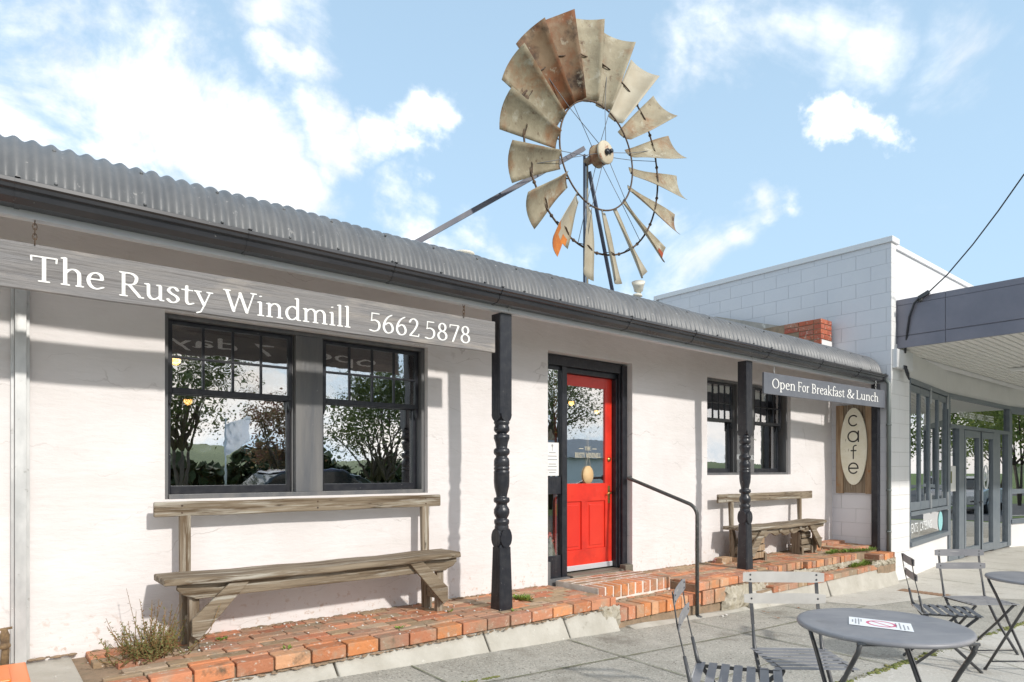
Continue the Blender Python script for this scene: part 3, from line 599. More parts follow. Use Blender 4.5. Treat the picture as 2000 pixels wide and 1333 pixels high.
    # kerb of poured concrete, battered face, cracked
    kb = MB(); cuts = [.15, 1.75, 2.93, 3.75, 4.35]
    def seg(x0, x1, top, yt, yb=None, n=8):
        for i in range(n):
            a = x0+(x1-x0)*i/n; b = x0+(x1-x0)*(i+1)/n; pts = []
            for x in (a, b):
                w = .006*math.sin(7*x)+.004*math.sin(23*x); pts.append([(x, yt+.12, top(x)-.02), (x, yt+w, top(x)+w), (x, (yb or 3.80)+w, gz(x)-.02), (x, yt+.12, gz(x)-.02)])
            A, B = pts; fs = [(k, (k+1) % 4, 4+(k+1) % 4, 4+k) for k in range(4)]
            if i == 0: fs.append((0, 1, 2, 3))
            if i == n-1: fs.append((7, 6, 5, 4))
            kb.add(A+B, fs)
    for a, b in zip(cuts[:-1], cuts[1:]): seg(a+.007, b-.007, lambda x: .145-.004*x, 3.905)
    seg(6.45, 8.2, lambda x: .02, 3.84, 3.76); seg(8.215, 10.28, lambda x: .02, 3.84, 3.74)
    seg(4.5, 6.4, lambda x: gz(x)+.02, 3.84, 3.70)
    structure(kb.build('kerb', 'kerb', bevel=.012))
    # crumbled dirt and cracks at the foot of the wall and on the kerb top
    dm = MB()
    for i in range(420):
        x = rnd.choice((rnd.uniform(.2, 4.3), rnd.uniform(5.65, 10.2))); dm.ball((x, 4.70+rnd.gauss(0, .008), fz(x)+.002), rnd.uniform(.005, .016), 1.8, 1, .6, 5)
    for i in range(260):
        x = rnd.uniform(.4, 4.3); dm.ball((x, 3.89+rnd.gauss(0, .012), .147-.004*x), rnd.uniform(.004, .013), 1.8, 1, .5, 5)
    structure(dm.build('soil_along_wall', 'mortar'))
    ps = MB()
    for cx, cy, sx, sy, n in ((1.2, 4.42, .12, .1, 22), (2.4, 4.5, .5, .12, 30), (2.0, 4.2, .9, .25, 26), (1.5, 4.6, .5, .06, 14), (3.9, 4.4, .4, .2, 12), (8.5, 4.4, .8, .2, 14)):
        for i in range(n): ps.ball((cx+rnd.gauss(0, sx), min(4.68, cy+rnd.gauss(0, sy)), fz(cx)+.004), rnd.uniform(.003, .009), 1, 1, .7, 5)
    for u, v in ((1411, 1191), (1418, 1188), (791, 1288)): p = atZ(u, v, gz(4)); ps.ball((p.x, p.y, gz(p.x)+.01), .016, 1, 1, .6, 6)
    tag(ps.build('pebbles', 'stone'), 'small white pebbles scattered over the brick ledge', 'pebbles', kind='stuff')
    wd = MB()
    def tuft(x, y, z, n, hgt, sp=.05):
        for i in range(n):
            a = rnd.uniform(0, 6.28); r = rnd.uniform(0, sp); p = Vector((x+r*math.cos(a), y+r*math.sin(a), z)); q = p+Vector((math.cos(a)*hgt*rnd.uniform(.3, 1), math.sin(a)*hgt*.6, hgt*rnd.uniform(.3, 1)))
            s = Vector((-math.sin(a), math.cos(a), 0))*.007; wd.add([p-s*.4, (p+q)/2-s*1.4, q, (p+q)/2+s*1.4], [(0, 1, 2, 3)])
    for u, v, zz in ((1020, 1172, .225), (1012, 1170, .225), (1030, 1173, .225)): p = atZ(u, v, zz); tuft(p.x, p.y, zz, 40, .05, .05)
    for x, y, n in ((1.25, 4.5, 14), (2.3, 4.05, 8), (1.5, 4.02, 10), (2.9, 4.3, 8), (3.3, 4.0, 6)): tuft(x, y, fz(x), n, .03, .03)
    for i in range(16): x = 9.0+i*.06; tuft(x, 4.18-.015*i+rnd.gauss(0, .02), .2, 22, .06, .04)
    for i in range(14): x = 9.1+i*.045; tuft(x, 3.9, .03, 14, .08, .04)
    tag(wd.build('weeds', 'weed'), 'low green weeds sprouting between the bricks of the ledge', 'weeds', kind='stuff')
    wp = MB(); 
    for i in range(70):
        a = rnd.uniform(0, 6.28); r = rnd.uniform(0, .07); wp.ball((7.05+r*math.cos(a), 4.62+.5*r*math.sin(a), .215+rnd.uniform(0, .05)), rnd.uniform(.006, .014), 1.3, 1, .8, 5)
    tag(wp.build('dried_flower_heads', 'flower_white' if 'flower_white' in MT else mat('withered_bloom', (.62, .42, .38), (.3, .08, .06), rough=.9, nscale=40)), 'small heap of withered pink white blooms beside a loose brick at the wall', 'flowers', kind='stuff')
    cs = MB(); cs.box((-3, 4.0, -.1), (.45, 4.74, .22)); structure(cs.build('concrete_apron', 'kerb', bevel=.01))
brickwork()

# ================================================================== CAFE BUILDING
WY = 4.72
cafe = thing('cafe_building', 'low white plastered cafe with curved grey corrugated veranda roof and red door', 'building', (4.3, WY, .2))
def walls():
    X0, X1, Z0, Z1 = -3.0, 10.307, -.2, 2.92
    holes = [(.957, 2.955, 1.15, 2.375), (4.325, 5.58, .17, 2.51), (6.985, 9.03, 1.28, 2.50)]
    xs = sorted({X0, X1}|{v for h_ in holes for v in h_[:2]}); zs = sorted({Z0, Z1}|{v for h_ in holes for v in h_[2:]})
    def sub(L, step):
        o = []
        for a, b in zip(L[:-1], L[1:]):
            n = max(1, int((b-a)/step)); o += [a+(b-a)*i/n for i in range(n)]
        return o+[L[-1]]
    xs = sub(xs, .25); zs = sub(zs, .25); mb = MB()
    inh = lambda x, z: any(a < x < b and c < z < d for a, b, c, d in holes)
    edge = lambda x, z: any((abs(x-a) < 1e-6 or abs(x-b) < 1e-6) and c-1e-6 <= z <= d+1e-6 or (abs(z-c) < 1e-6 or abs(z-d) < 1e-6) and a-1e-6 <= x <= b+1e-6 for a, b, c, d in holes)
    for yy, fr in ((WY, 1), (WY+.30, 0)):
        idx = {}; vs = []; fs = []
        for i, x in enumerate(xs):
            for j, z in enumerate(zs):
                idx[i, j] = len(vs); w = 0 if (edge(x, z) or not fr) else .006*math.sin(x*2.1+z*3)+.004*math.sin(x*5.3-z*4.1)
                vs.append((x, yy+w, z))
        for i in range(len(xs)-1):
            for j in range(len(zs)-1):
                if not inh((xs[i]+xs[i+1])/2, (zs[j]+zs[j+1])/2): fs.append((idx[i, j], idx[i+1, j], idx[i+1, j+1], idx[i, j+1]))
        mb.add(vs, fs, bool(fr))
    for a, b, c, d in holes:
        for p, q in (((a, c), (b, c)), ((b, c), (b, d)), ((b, d), (a, d)), ((a, d), (a, c))):
            mb.add([(p[0], WY, p[1]), (q[0], WY, q[1]), (q[0], WY+.3, q[1]), (p[0], WY+.3, p[1])], [(0, 1, 2, 3)])
    mb.build('wall', 'plaster', cafe)
    m = MB(); m.box((-3.0, WY+.3, -.2), (-2.8, 9.6, 3.2)); m.box((-3, 9.6, -.2), (10.3, 9.8, 3.6)); m.box((-2.8, 7.4, .2), (10.2, 7.55, 3.0)); m.build('inner_wall', 'interior', cafe)
    m = MB(); m.box((-2.8, WY+.31, .1), (10.25, 7.4, .2)); m.build('floor', 'intfloor', cafe)
    m = MB(); m.box((-2.8, WY+.31, 2.86), (10.25, 7.4, 2.92)); m.build('ceiling', 'interior', cafe)
    # main roof behind the bullnose, and the pair of shelves/dresser shapes seen in the dim room
    m = MB(); m.prism([(-3.2, 4.55, 3.04), (-3.2, 10, 4.1), (-3.2, 10, 3.9), (-3.2, 4.9, 2.93)], (13.4, 0, 0)); m.build('main_roof', 'flatroof', cafe)
walls()
def bullnose():
    cy, cz, r = 4.30, 2.715, .335; prof = []
    for k in range(15):
        a = R(180-k*7.6); prof.append((cy+r*math.cos(a), cz+r*math.sin(a), math.cos(a), math.sin(a)))
    ey, ez, ny, nz = prof[-1]
    for k in range(1, 4): prof.append((ey+.16*k*nz, ez-.16*k*ny, ny, nz))
    p = .0785; X0, X1 = -3.1, 10.24; nw = int((X1-X0)/p*8); vs = []; A = .0095
    for i in range(nw+1):
        x = X0+(X1-X0)*i/nw; w = A*math.cos(2*math.pi*x/p); lap = .004 if (x % .762) < p*.5 else 0
        dent = .004*math.sin(x*1.7)+.003*math.sin(x*4.9)
        for (y, z, a, b) in prof: vs.append((x, y+a*(w+lap+dent), z+b*(w+lap+dent)))
    n = len(prof); mb = MB().add(vs, [(i*n+j, (i+1)*n+j, (i+1)*n+j+1, i*n+j+1) for i in range(nw) for j in range(n-1)], True)
    sm = mb
    for x in [X0+.38*k for k in range(35)]:
        for (y, z, a, b) in (prof[1], prof[6]): sm.ball((round((x)/p)*p, y+a*.014, z+b*.014), .008, n=6)
    o = mb.build('veranda_roof', 'iron_roof', cafe, solid=.0025)
    # gutter: quad profile
    g = [(3.985, 2.735), (3.915, 2.735), (3.90, 2.728), (3.90, 2.712), (3.912, 2.705), (3.918, 2.69), (3.935, 2.685), (3.945, 2.655), (3.975, 2.632), (4.06, 2.628), (4.06, 2.70)]
    gx = MB(); X0, X1 = -3.1, 10.285
    gx.add([(X0, y, z) for y, z in g]+[(X1, y, z) for y, z in g], [(k, k+1, len(g)+k+1, len(g)+k) for k in range(1, len(g)-1)])
    gx.add([(X1, y, z) for y, z in g], [tuple(range(len(g)))])
    go = gx.build('gutter', 'gutter', cafe, solid=.003)
    for x in (.16, 1.24, 2.2, 3.12, 4.62, 5.6, 7.05, 8.3, 9.4, 10.22):
        b = MB()
        for (y, z), (y2, z2) in zip(g[1:9], g[2:10]): b.bar((x, y-.004, z-.002), (x, y2-.004, z2-.002), .022, .004, (0, -1, .3))
        b.box((x-.011, 3.9, 2.737), (x+.011, 4.0, 2.742)); b.build('gutter_joiner', 'gutter', go)
    m = MB(); m.box((-3.1, 4.04, 2.592), (10.26, 4.092, 2.72)); m.build('veranda_beam', 'beam', cafe, bevel=.004)
    m = MB(); m.box((-3.1, 4.093, 2.60), (10.26, 4.12, 2.86)); m.box((-3.1, 4.12, 2.855), (10.26, WY+.01, 2.87)); m.build('veranda_lining', 'plaster', cafe)
bullnose()
def post(x, y, zf, top=2.592):
    w = .061; k = 5.22/F; Z = lambda v: CAMH+(HZ-v)*k
    m = MB()
    def sq(z0, z1, hw0, hw1, ch=.008):
        vs = []
        for z, hw in ((z0, hw0), (z1, hw1)): vs += [(x+a*hw, y+b*hw, z) for a, b in ((-1+ch/w, -1), (1-ch/w, -1), (1, -1+ch/w), (1, 1-ch/w), (1-ch/w, 1), (-1+ch/w, 1), (-1, 1-ch/w), (-1, -1+ch/w))]
        m.add(vs, [tuple(range(7, -1, -1)), tuple(range(8, 16))]+[(i, (i+1) % 8, 8+(i+1) % 8, 8+i) for i in range(8)])
    zt = Z(808)
    sq(zt, top, w, w)
    for sx, sy in ((-1, 0), (1, 0), (0, -1), (0, 1)):                # rounded tongues at the foot of the square head and top of the plinth
        for zc, sgn, rr in ((zt, -1, 1), (Z(1068), 1, 1.0)):
            pts = []
            for i in range(13):
                a = math.pi*i/12; c, s = math.cos(a)*w*.86, math.sin(a)*w*(1.0 if sgn < 0 else .0+1.05)
                pts.append((c, s*sgn))
            if sgn > 0: pts = [(math.cos(2*math.pi*i/20)*w*.92, math.sin(2*math.pi*i/20)*w*1.25) for i in range(20)]; zc = Z(1052)
            P = [Vector((x+(q[0] if sy else sx*(w+.002)), y+(q[0] if sx else sy*(w+.002)), zc+q[1])) for q in pts]
            m.prism(P, (-sx*w*.75, -sy*w*.75, 0))
    prof = [(806, 13), (820, 12.5), (822, 15.5), (826, 16), (829, 14), (831, 14), (834, 15.5), (840, 16), (844, 13.5), (846, 10.5), (848, 10.5), (849, 15.5), (856, 16), (864, 13), (872, 11.5), (875, 11.5), (876, 14), (879, 16), (883, 16.5), (887, 15.5), (890, 12), (893, 11.5), (895, 14), (900, 15.6), (910, 15.8), (911, 15), (913, 15), (914, 16), (917, 16), (918, 14.8), (920, 14.8), (921, 16), (924, 16), (926, 15.6), (940, 16), (952, 15), (962, 12.5), (969, 11), (972, 11), (973, 15.3), (978, 16.4), (982, 15.5), (984, 11.5), (988, 11), (990, 12), (996, 15.6), (1003, 16), (1009, 14), (1013, 11.5), (1015, 11.5), (1016, 14.6), (1020, 15.6), (1024, 15), (1027, 13.5), (1029, 14.2), (1036, 14.6), (1045, 13.5), (1060, 12)]
    m.lathe([(r*k*.985, Z(v)) for v, r in reversed(prof)], (x, y, 0), 22)
    sq(zf, Z(1070), w*1.12, w*.90, .010); sq(Z(1072), Z(1058), w*.86, w*.72, .016)
    return m.build('veranda_post', 'black', cafe)
post(3.285, 4.135, .215); post(6.865, 4.135, .195)
m = MB(); m.box((10.135, 3.985, .16), (10.225, 4.075, 2.60)); m.build('veranda_post', 'black', cafe, bevel=.004)
def ironwork():
    for x in (3.285, 6.865):
        m = MB()
        for s in (-1, 1): m.tube([(x+s*(.006+.012*math.cos(a)), 4.03, 2.625+.012*math.sin(a)+.006*s) for a in [R(q) for q in range(0, 330, 30)]], .0035, 6)
        m.tube([(x, 4.03, 2.60), (x, 4.03, 2.66)], .003, 6); m.build('scroll_bracket', 'galv', cafe)
ironwork()
m = MB(); m.tube([(10.262, 3.885, .12), (10.262, 3.885, 2.60), (10.262, 3.93, 2.66)], .028, 14); 
for z in (.45, 1.05, 2.0): m.lathe([(.036, z-.012), (.036, z+.012)], (10.262, 3.885, 0), 14)
m.build('downpipe', mat('green_grey_pipe', (.13, .155, .15), (.18, .20, .19), rough=.4, nscale=12, stretch=(1, 1, .2), spots=[((.42, .44, .40), 30, .66, .72)]), cafe)

# ------------------------------------------------------------------ windows
def window(x0, x1, z0, z1, ms, sash, zr, zm, cols=4):
    y = WY+.05
    w = MB(); t_ = .03
    w.box((x0, y, z0), (x0+t_, y+.12, z1)); w.box((x1-t_, y, z0), (x1, y+.12, z1)); w.box((x0+t_, y, z1-.03), (x1-t_, y+.12, z1)); w.box((x0+t_, y-.02, z0), (x1-t_, y+.12, z0+.03))
    w.box((ms[0], y+.008, z0+.03), (ms[1], y+.11, z1-.03)); w.box((ms[0]-.012, y+.055, z0+.03), (ms[0]-.001, y+.11, z1-.03)); w.box((ms[1]+.001, y+.055, z0+.03), (ms[1]+.012, y+.11, z1-.03))
    fr = w.build('window', 'greyboard', cafe, bevel=.003)
    for a, b in sash:
        yu = y+.045; yl = y+.085; s = .03
        u = MB(); u.box((a, yu, zr-.018), (a+s, yu+.035, z1-.031)); u.box((b-s, yu, zr-.018), (b, yu+.035, z1-.031)); u.box((a+s, yu, z1-.06), (b-s, yu+.035, z1-.031)); u.box((a+s, yu-.003, zr-.018), (b-s, yu+.035, zr+.022))
        for k in range(1, cols):
            xx = a+s+(b-a-2*s)*k/cols; u.box((xx-.008, yu+.004, zr+.022), (xx+.008, yu+.03, z1-.06))
        u.box((a+s, yu+.002, zm-.008), (b-s, yu+.032, zm+.008))
        for xx in (a, b-s): u.prism([(xx, yu, zr-.018), (xx+s, yu, zr-.018), (xx+s*.8, yu, zr-.07), (xx+s*.5, yu, zr-.10), (xx+s*.2, yu, zr-.07)], (0, .03, 0))
        u.build('upper_sash', 'black', fr, bevel=.003)
        l_ = MB(); l_.box((a, yl, z0+.031), (a+s*.9, yl+.035, zr)); l_.box((b-s*.9, yl, z0+.031), (b, yl+.035, zr)); l_.box((a+s*.9, yl-.002, z0+.031), (b-s*.9, yl+.035, z0+.085))
        l_.build('lower_sash', 'black', fr, bevel=.003)
        g = MB(); g.box((a+s*.8, yl+.014, z0+.08), (b-s*.8, yl+.018, zr-.001)); g.build('pane', GL1, fr)
        rr = random.Random(int(a*100))
        g = MB()
        for c in range(cols):                                       # small old panes, each set at its own slight angle
            for q0, q1 in ((zr+.015, zm), (zm, z1-.05)):
                xa = a+s*.8+(b-a-1.6*s)*c/cols; xb = a+s*.8+(b-a-1.6*s)*(c+1)/cols
                g.box((xa+.002, yu+.015, q0+.002), (xb-.002, yu+.018, q1-.002), rot=Matrix.Rotation(rr.uniform(-.008, .008), 3, 'Z')@Matrix.Rotation(rr.uniform(-.01, .01), 3, 'X'))
        g.build('small_panes', GL2, fr)
    return fr
w1 = window(.957, 2.955, 1.15, 2.375, (1.845, 2.055), [(.992, 1.832), (2.068, 2.92)], 1.872, 2.10)
w2 = window(6.985, 9.03, 1.28, 2.50, (7.75, 8.16), [(7.10, 7.70), (8.22, 8.94)], 1.985, 2.21)
lettering('RUSTY WINDMILL', (7.73, WY+.054, 1.485), (1, 0, 0), (0, 0, 1), .085, 'whitelet', w2, width=.44)
m = MB(); m.box((7.90, WY+.0545, 1.565), (7.94, WY+.0555, 1.572)); m.build('lettering_rule', 'whitelet', w2)
m = MB(); m.box((7.74, WY+.0545, 1.86), (7.82, WY+.0555, 1.95)); m.build('notice', 'sign_white', w2)

# ------------------------------------------------------------------ door
def door():
    y = WY
    fr = MB()
    fr.box((4.335, y+.10, .17), (4.40, y+.26, 2.49)) ; fr.box((5.50, y+.07, .20), (5.578, y+.26, 2.49)); fr.box((4.40, y+.09, 2.40), (5.50, y+.26, 2.50))
    fr.box((4.62, y+.105, .20), (4.69, y+.25, 2.40)); fr.box((4.69, y+.14, 2.345), (5.50, y+.25, 2.40)); fr.box((5.455, y+.125, .27), (5.50, y+.25, 2.345)); fr.box((5.478, y+.10, .27), (5.50, y+.124, 2.40))
    fr.box((4.40, y+.12, 1.10), (4.62, y+.16, 1.275)); fr.box((4.40, y+.12, .22), (4.62, y+.16, .475)); fr.box((4.40, y+.13, 2.36), (4.62, y+.16, 2.40))
    f = fr.build('door_frame', 'black', cafe, bevel=.003)
    b = MB(); b.box((4.335, y+.06, .17), (4.70, y+.11, .255)); b.box((4.335, y+.062, .2), (4.42, y+.1, .43)); b.build('plinth_board', 'greyboard', f, bevel=.004)
    g = MB(); g.box((4.40, y+.14, 1.27), (4.62, y+.143, 2.36)); g.build('sidelight', GLD, f)
    g = MB(); g.box((4.40, y+.14, .475), (4.62, y+.143, 1.10)); g.build('low_sidelight', GLL, f)
    n = MB(); n.box((4.42, y+.136, 1.285), (4.60, y+.138, 1.62)); n.build('notice', 'sign_white', f)
    p = MB()
    for i, (zz, ww) in enumerate(((1.515, .09), (1.48, .12), (1.445, .13), (1.40, .10), (1.375, .12), (1.34, .12), (1.315, .09))): p.box((4.51-ww/2, y+.1345, zz), (4.51+ww/2, y+.1355, zz+.006))
    p.box((4.508, y+.1345, 1.535), (4.512, y+.1355, 1.59))
    for a in range(8): c, s = math.cos(a*R(45)), math.sin(a*R(45)); p.bar((4.51+c*.004, y+.135, 1.59+s*.004), (4.51+c*.014, y+.135, 1.59+s*.014), .004, .001, (0, 1, 0))
    p.build('notice_print', 'greyprint', f)
    th = MB(); th.box((4.69, y+.02, .19), (5.58, y+.26, .268)); th.box((5.46, y-.01, .19), (5.585, y+.08, .31)); th.build('threshold', 'tread', f, bevel=.008)
    X0, X1, Z0, Z1 = 4.60, 5.452, .305, 2.343; Y0, Y1 = y+.185, y+.225
    d = MB(); st = .105
    d.box((X0, Y0, Z0), (X0+st, Y1, Z1)); d.box((X1-st, Y0, Z0), (X1, Y1, Z1)); d.box((X0+st, Y0, Z1-.115), (X1-st, Y1, Z1)); d.box((X0+st, Y0, Z0), (X1-st, Y1, .50)); d.box((X0+st, Y0, 1.01), (X1-st, Y1, 1.20)); d.box(((X0+X1)/2-.045, Y0, .50), ((X0+X1)/2+.045, Y1, 1.01))
    dr = d.build('door', 'red_door', cafe, bevel=.003)
    for a, b in ((X0+st, (X0+X1)/2-.045), ((X0+X1)/2+.045, X1-st)):
        q = MB(); q.box((a, Y0+.014, .50), (b, Y1-.004, 1.01)); q.box((a+.035, Y0+.005, .535), (b-.035, Y0+.016, .975)); q.build('panel', 'red_panel', dr, bevel=.006)
    g = MB(); g.box((X0+st, Y0+.016, 1.20), (X1-st, Y0+.020, Z1-.115)); g.build('pane', GLD, dr)
    g = MB(); g.box((X0+.09, Y0-.012, Z0-.02), (X1, Y0-.001, Z0+.035)); g.build('weather_strip', 'doorsill', dr, bevel=.004)
    k = MB(); hx = X1-.05; k.box((hx-.017, Y0-.004, .98), (hx+.017, Y0-.0005, 1.17)); k.tube([(hx, Y0-.002, 1.09), (hx, Y0-.04, 1.09)], .008); k.tube([(hx, Y0-.04, 1.09), (hx-.045, Y0-.042, 1.095), (hx-.06, Y0-.038, 1.08), (hx-.05, Y0-.036, 1.065)], .007); k.box((hx-.012, Y0-.006, 1.00), (hx+.012, Y0-.0045, 1.04))
    k.build('handle', 'brass', dr, bevel=.002)
    k = MB(); k.lathe([(.024, -.012), (.024, 0)], (hx, Y0, 1.46), 16, 'Y'); k.lathe([(.008, -.018), (.008, -.012)], (hx, Y0, 1.46), 10, 'Y'); k.build('deadlock', 'brass', dr)
    zc = Y0+.014
    lettering('RUSTY WINDMILL', (4.895, zc, 1.475), (1, 0, 0), (0, 0, 1), .075, 'gold', dr, width=.40)
    lettering('THE', (5.04, zc, 1.555), (1, 0, 0), (0, 0, 1), .055, 'gold', dr, width=.10)
    r = MB(); r.box((4.955, zc-.0005, 1.568), (5.02, zc+.0005, 1.573)); r.build('lettering_rule', 'gold', dr); r = MB(); r.box((5.16, zc-.0005, 1.568), (5.225, zc+.0005, 1.573)); r.build('lettering_rule', 'gold', dr)
    a = MB(); a.box((4.72, zc-.0005, 1.22), (4.765, zc+.0005, 1.34)); a.build('decal', 'aqua', dr)
    # hanging ply disc on string, its own thing
    cx, cz = 5.085, 1.29
    hb = thing('hanging_disc', 'plain oval plywood disc hung on string inside the glass of the red door', 'sign board', (cx, Y0+.008, cz))
    q = MB(); q.lathe([(.0001, -.004), (1, -.004), (1, .004), (.0001, .004)], (0, 0, 0), 28, 'Y'); q.v = [Vector((cx+p.x*.078, Y0+.006+p.y, cz+p.z*.098)) for p in q.v]; q.build('disc', 'boardtag', hb)
    q = MB(); q.tube([(cx-.035, Y0+.004, cz+.085), (cx, Y0+.006, cz+.225), (cx+.035, Y0+.004, cz+.085)], .0022, 6); q.tube([(cx, Y0+.006, cz+.225), (cx, Y0+.008, cz+.42)], .0015, 6); q.build('string', 'string', hb)
door()
def rooster():
    rt = thing('rooster_figure', 'speckled rooster figurine with red comb behind the low glass beside the red door', 'ornament', (4.575, WY+.24, .28))
    m = MB(); x, y = 4.575, WY+.24; m.lathe([(.0001, .20), (.06, .21), (.085, .32), (.07, .45), (.045, .54), (.035, .60), (.001, .66)], (x, y, 0), 16); m.ball((x-.07, y, .37), .06, 1.2, .6, .9); m.build('body', 'rooster', rt)
    m = MB()
    for k, (dx, dz) in enumerate(((-.03, .66), (-.012, .685), (.008, .68), (.026, .66))): m.ball((x+dx, y, dz), .018, .7, .5, 1.3, 8)
    m.ball((x+.02, y-.02, .60), .03, .9, .6, 1.0, 8); m.ball((x+.03, y-.03, .545), .018, .7, .5, 1.4, 8); m.build('comb', 'roosterred', rt)
    m = MB(); m.ball((x+.02, y-.04, .605), .010, n=8); m.build('eye', 'eye', rt)
    m = MB(); m.prism([(x+.045, y-.01, .615), (x+.045, y-.01, .59), (x+.075, y-.02, .598)], (0, -.012, 0)); m.build('beak', 'brass', rt)
rooster()
def pendant(x, y, z, label):
    t_ = thing('pendant_lamp', label, 'lamp', (x, y, 2.86), group='warm pendant lamps inside the cafe')
    m = MB(); m.lathe([(.02, z+.09), (.03, z+.08), (.13, z+.03), (.135, z+.02)], (x, y, 0), 20); m.build('lamp_shade', 'shade', t_, solid=.002)
    m = MB(); m.ball((x, y, z+.01), .035, 1, 1, 1.2, 10); m.build('bulb', 'bulb', t_); m = MB(); m.tube([(x, y, z+.08), (x, y, 2.86)], .003, 6); m.build('cord', 'black', t_)
for u, v, y, lb in ((343, 706, 5.6, 'lit copper pendant lamp in the top left small pane of the near window'), (367, 785, 6.4, 'lit copper pendant lamp just below the meeting rail of the near window'),
                    (1116, 788, 5.8, 'larger lit pendant lamp seen high in the glass of the red door'), (1166, 805, 6.9, 'smaller lit pendant lamp at the right of the red door glass'),
                    (1386, 797, 5.6, 'lit pendant lamp at the left edge of the far window'), (1408, 775, 6.2, 'lit pendant lamp in the upper small panes of the far window')):
    p = atY(u, v, y); pendant(p.x, p.y, p.z, lb)
def interior():
    m = MB(); m.box((.2, 7.0, .2), (2.4, 7.35, 1.2)); m.box((1.2, 7.2, 1.2), (2.2, 7.38, 2.2)); o = m.build('dresser', 'tablewood'); tag(o, 'timber dresser against the back wall inside the near window', 'dresser')
    for x, y, lb in ((1.7, 5.75, 'small timber table behind the left pane of the near window'), (3.0, 5.75, 'small timber table behind the right pane of the near window'), (8.2, 5.7, 'small timber table behind the far window')):
        tb = thing('cafe_table', lb, 'table', (x, y, .2)); m = MB(); m.box((x-.35, y-.3, .90), (x+.35, y+.3, .93)); m.build('table_top', 'tablewood', tb, bevel=.004); m = MB(); m.tube([(x, y, .22), (x, y, .9)], .03); m.lathe([(.2, .2), (.2, .22)], (x, y, 0)); m.build('leg', 'black', tb)
    pw = atY(1487, 904, 5.02); pt = thing('potted_plant', 'little potted plant on the inner sill of the far window', 'plant', (pw.x, pw.y, 1.33))
    m = MB(); m.lathe([(.03, 1.33), (.04, 1.42)], (pw.x, pw.y, 0), 14); m.build('pot', 'boardtag', pt); m = MB(); r = random.Random(5)
    for i in range(50):
        a = r.uniform(0, 6.3); q = r.uniform(.02, .09); p = Vector((pw.x+q*math.cos(a), pw.y+q*.5*math.sin(a), 1.44+r.uniform(0, .14))); m.add([p+Vector((r.gauss(0, .02), r.gauss(0, .01), r.gauss(0, .02))) for _ in range(3)], [(0, 1, 2)])
    m.build('leaves', 'plantdry', pt)
    m = MB(); m.box((pw.x-.3, 5.022, 1.30), (pw.x+.45, 5.12, 1.329)); m.build('inner_sill', 'greyboard', cafe)
interior()
# ================================================================== HANGING SIGNS
def chain(m, x, y, z0, z1):
    n = max(2, int((z1-z0)/.022)); st = (z1-z0)/n
    for i in range(n):
        c = z0+st*(i+.5); pts = []
        for a in range(0, 360, 45):
            p = .009*math.cos(R(a)); q = st*.72*math.sin(R(a)); pts.append((x+(p if i % 2 else 0), y+(0 if i % 2 else p), c+q))
        m.tube(pts, .0026, 5, closed=True)
s1 = thing('hanging_sign', 'long weathered grey board lettered The Rusty Windmill and a phone number', 'sign', (1.6, 4.08, 2.24))
def signs():
    m = MB(); X0, X1 = -.55, 3.165; n = 40
    vs = []
    for i in range(n+1):
        x = X0+(X1-X0)*i/n; zt = 2.475+.011*(x-.2); zb = 2.243+.0072*(x-.2); w = .0015*math.sin(x*9); q = .03 if i == n else 0
        vs += [(x, 4.065, zb+w), (x, 4.095, zb+w), (x-q*.0, 4.095, zt), (x, 4.065, zt)]
    m.add(vs, [(4*i+a, 4*i+b, 4*i+4+b, 4*i+4+a) for i in range(n) for a, b in ((0, 1), (1, 2), (2, 3), (3, 0))]+[(0, 1, 2, 3), (4*n+3, 4*n+2, 4*n+1, 4*n)]); m.build('board', 'signwood', s1, bevel=.003)
    m = MB(); chain(m, .235, 4.06, 2.475, 2.60); chain(m, 2.86, 4.06, 2.50, 2.60); m.build('chain', 'rim', s1)
    y = 4.062
    def put(txt, u0, u1, vb0, vb1, em):
        a = atY(u0, vb0, y); b = atY(u1, vb1, y); lettering(txt, a, b-a, (0, 0, 1), em, 'white_paint', s1, width=(b-a).length)
    put('The', 56, 206, 548, 568, .190); put('Rusty', 229, 414, 577, 602, .190); put('Windmill', 436, 686, 608, 641, .190); put('5662', 719, 821, 646, 660, .190); put('5878', 828, 920, 661, 672, .190)
    sans('open 7 days', (2.9, 4.0975, 2.31), (-1, 0, 0), (0, 0, 1), .085, 'sign_white', s1, 'back_lettering', width=1.9)
    a0, a1 = atY(1492, 747, 4.08), atY(1728, 782, 4.02)
    s2 = thing('hanging_sign', 'short slate blue board lettered Open For Breakfast and Lunch', 'sign', (8.6, 4.05, 2.26))
    d = Vector((10.235-7.175, -.15, .0)); p = Vector((7.175, 4.075, 2.245))
    m = MB(); m.prism([p, p+d, p+d+Vector((0, 0, .252)), p+Vector((0, 0, .252))], (0, .025, 0)); m.build('board', 'signblue', s2, bevel=.003)
    m = MB(); chain(m, 7.42, 4.085, 2.49, 2.60); chain(m, 10.05, 3.98, 2.49, 2.63); m.build('chain', 'galv', s2)
    f = Vector((0, -.003, 0))
    # lettering along the board
    L = d.length; dn = d/L
    words = [('Open', 1507, 1553), ('For', 1557, 1580), ('Breakfast', 1584, 1649), ('&', 1653, 1668), ('Lunch', 1671, 1715)]
    for w, u0, u1 in words:
        def sx(u):
            a = (u-1000)/F; k = (CC+SS*a)/(SS-CC*a); s = (k*4.077-7.175)/(dn.x-k*dn.y); return s
        aa, bb = sx(u0), sx(u1)
        lettering(w, p+dn*aa+f+Vector((0, 0, .075)), dn, (0, 0, 1), .172, 'white_paint', s2, width=bb-aa)
signs()
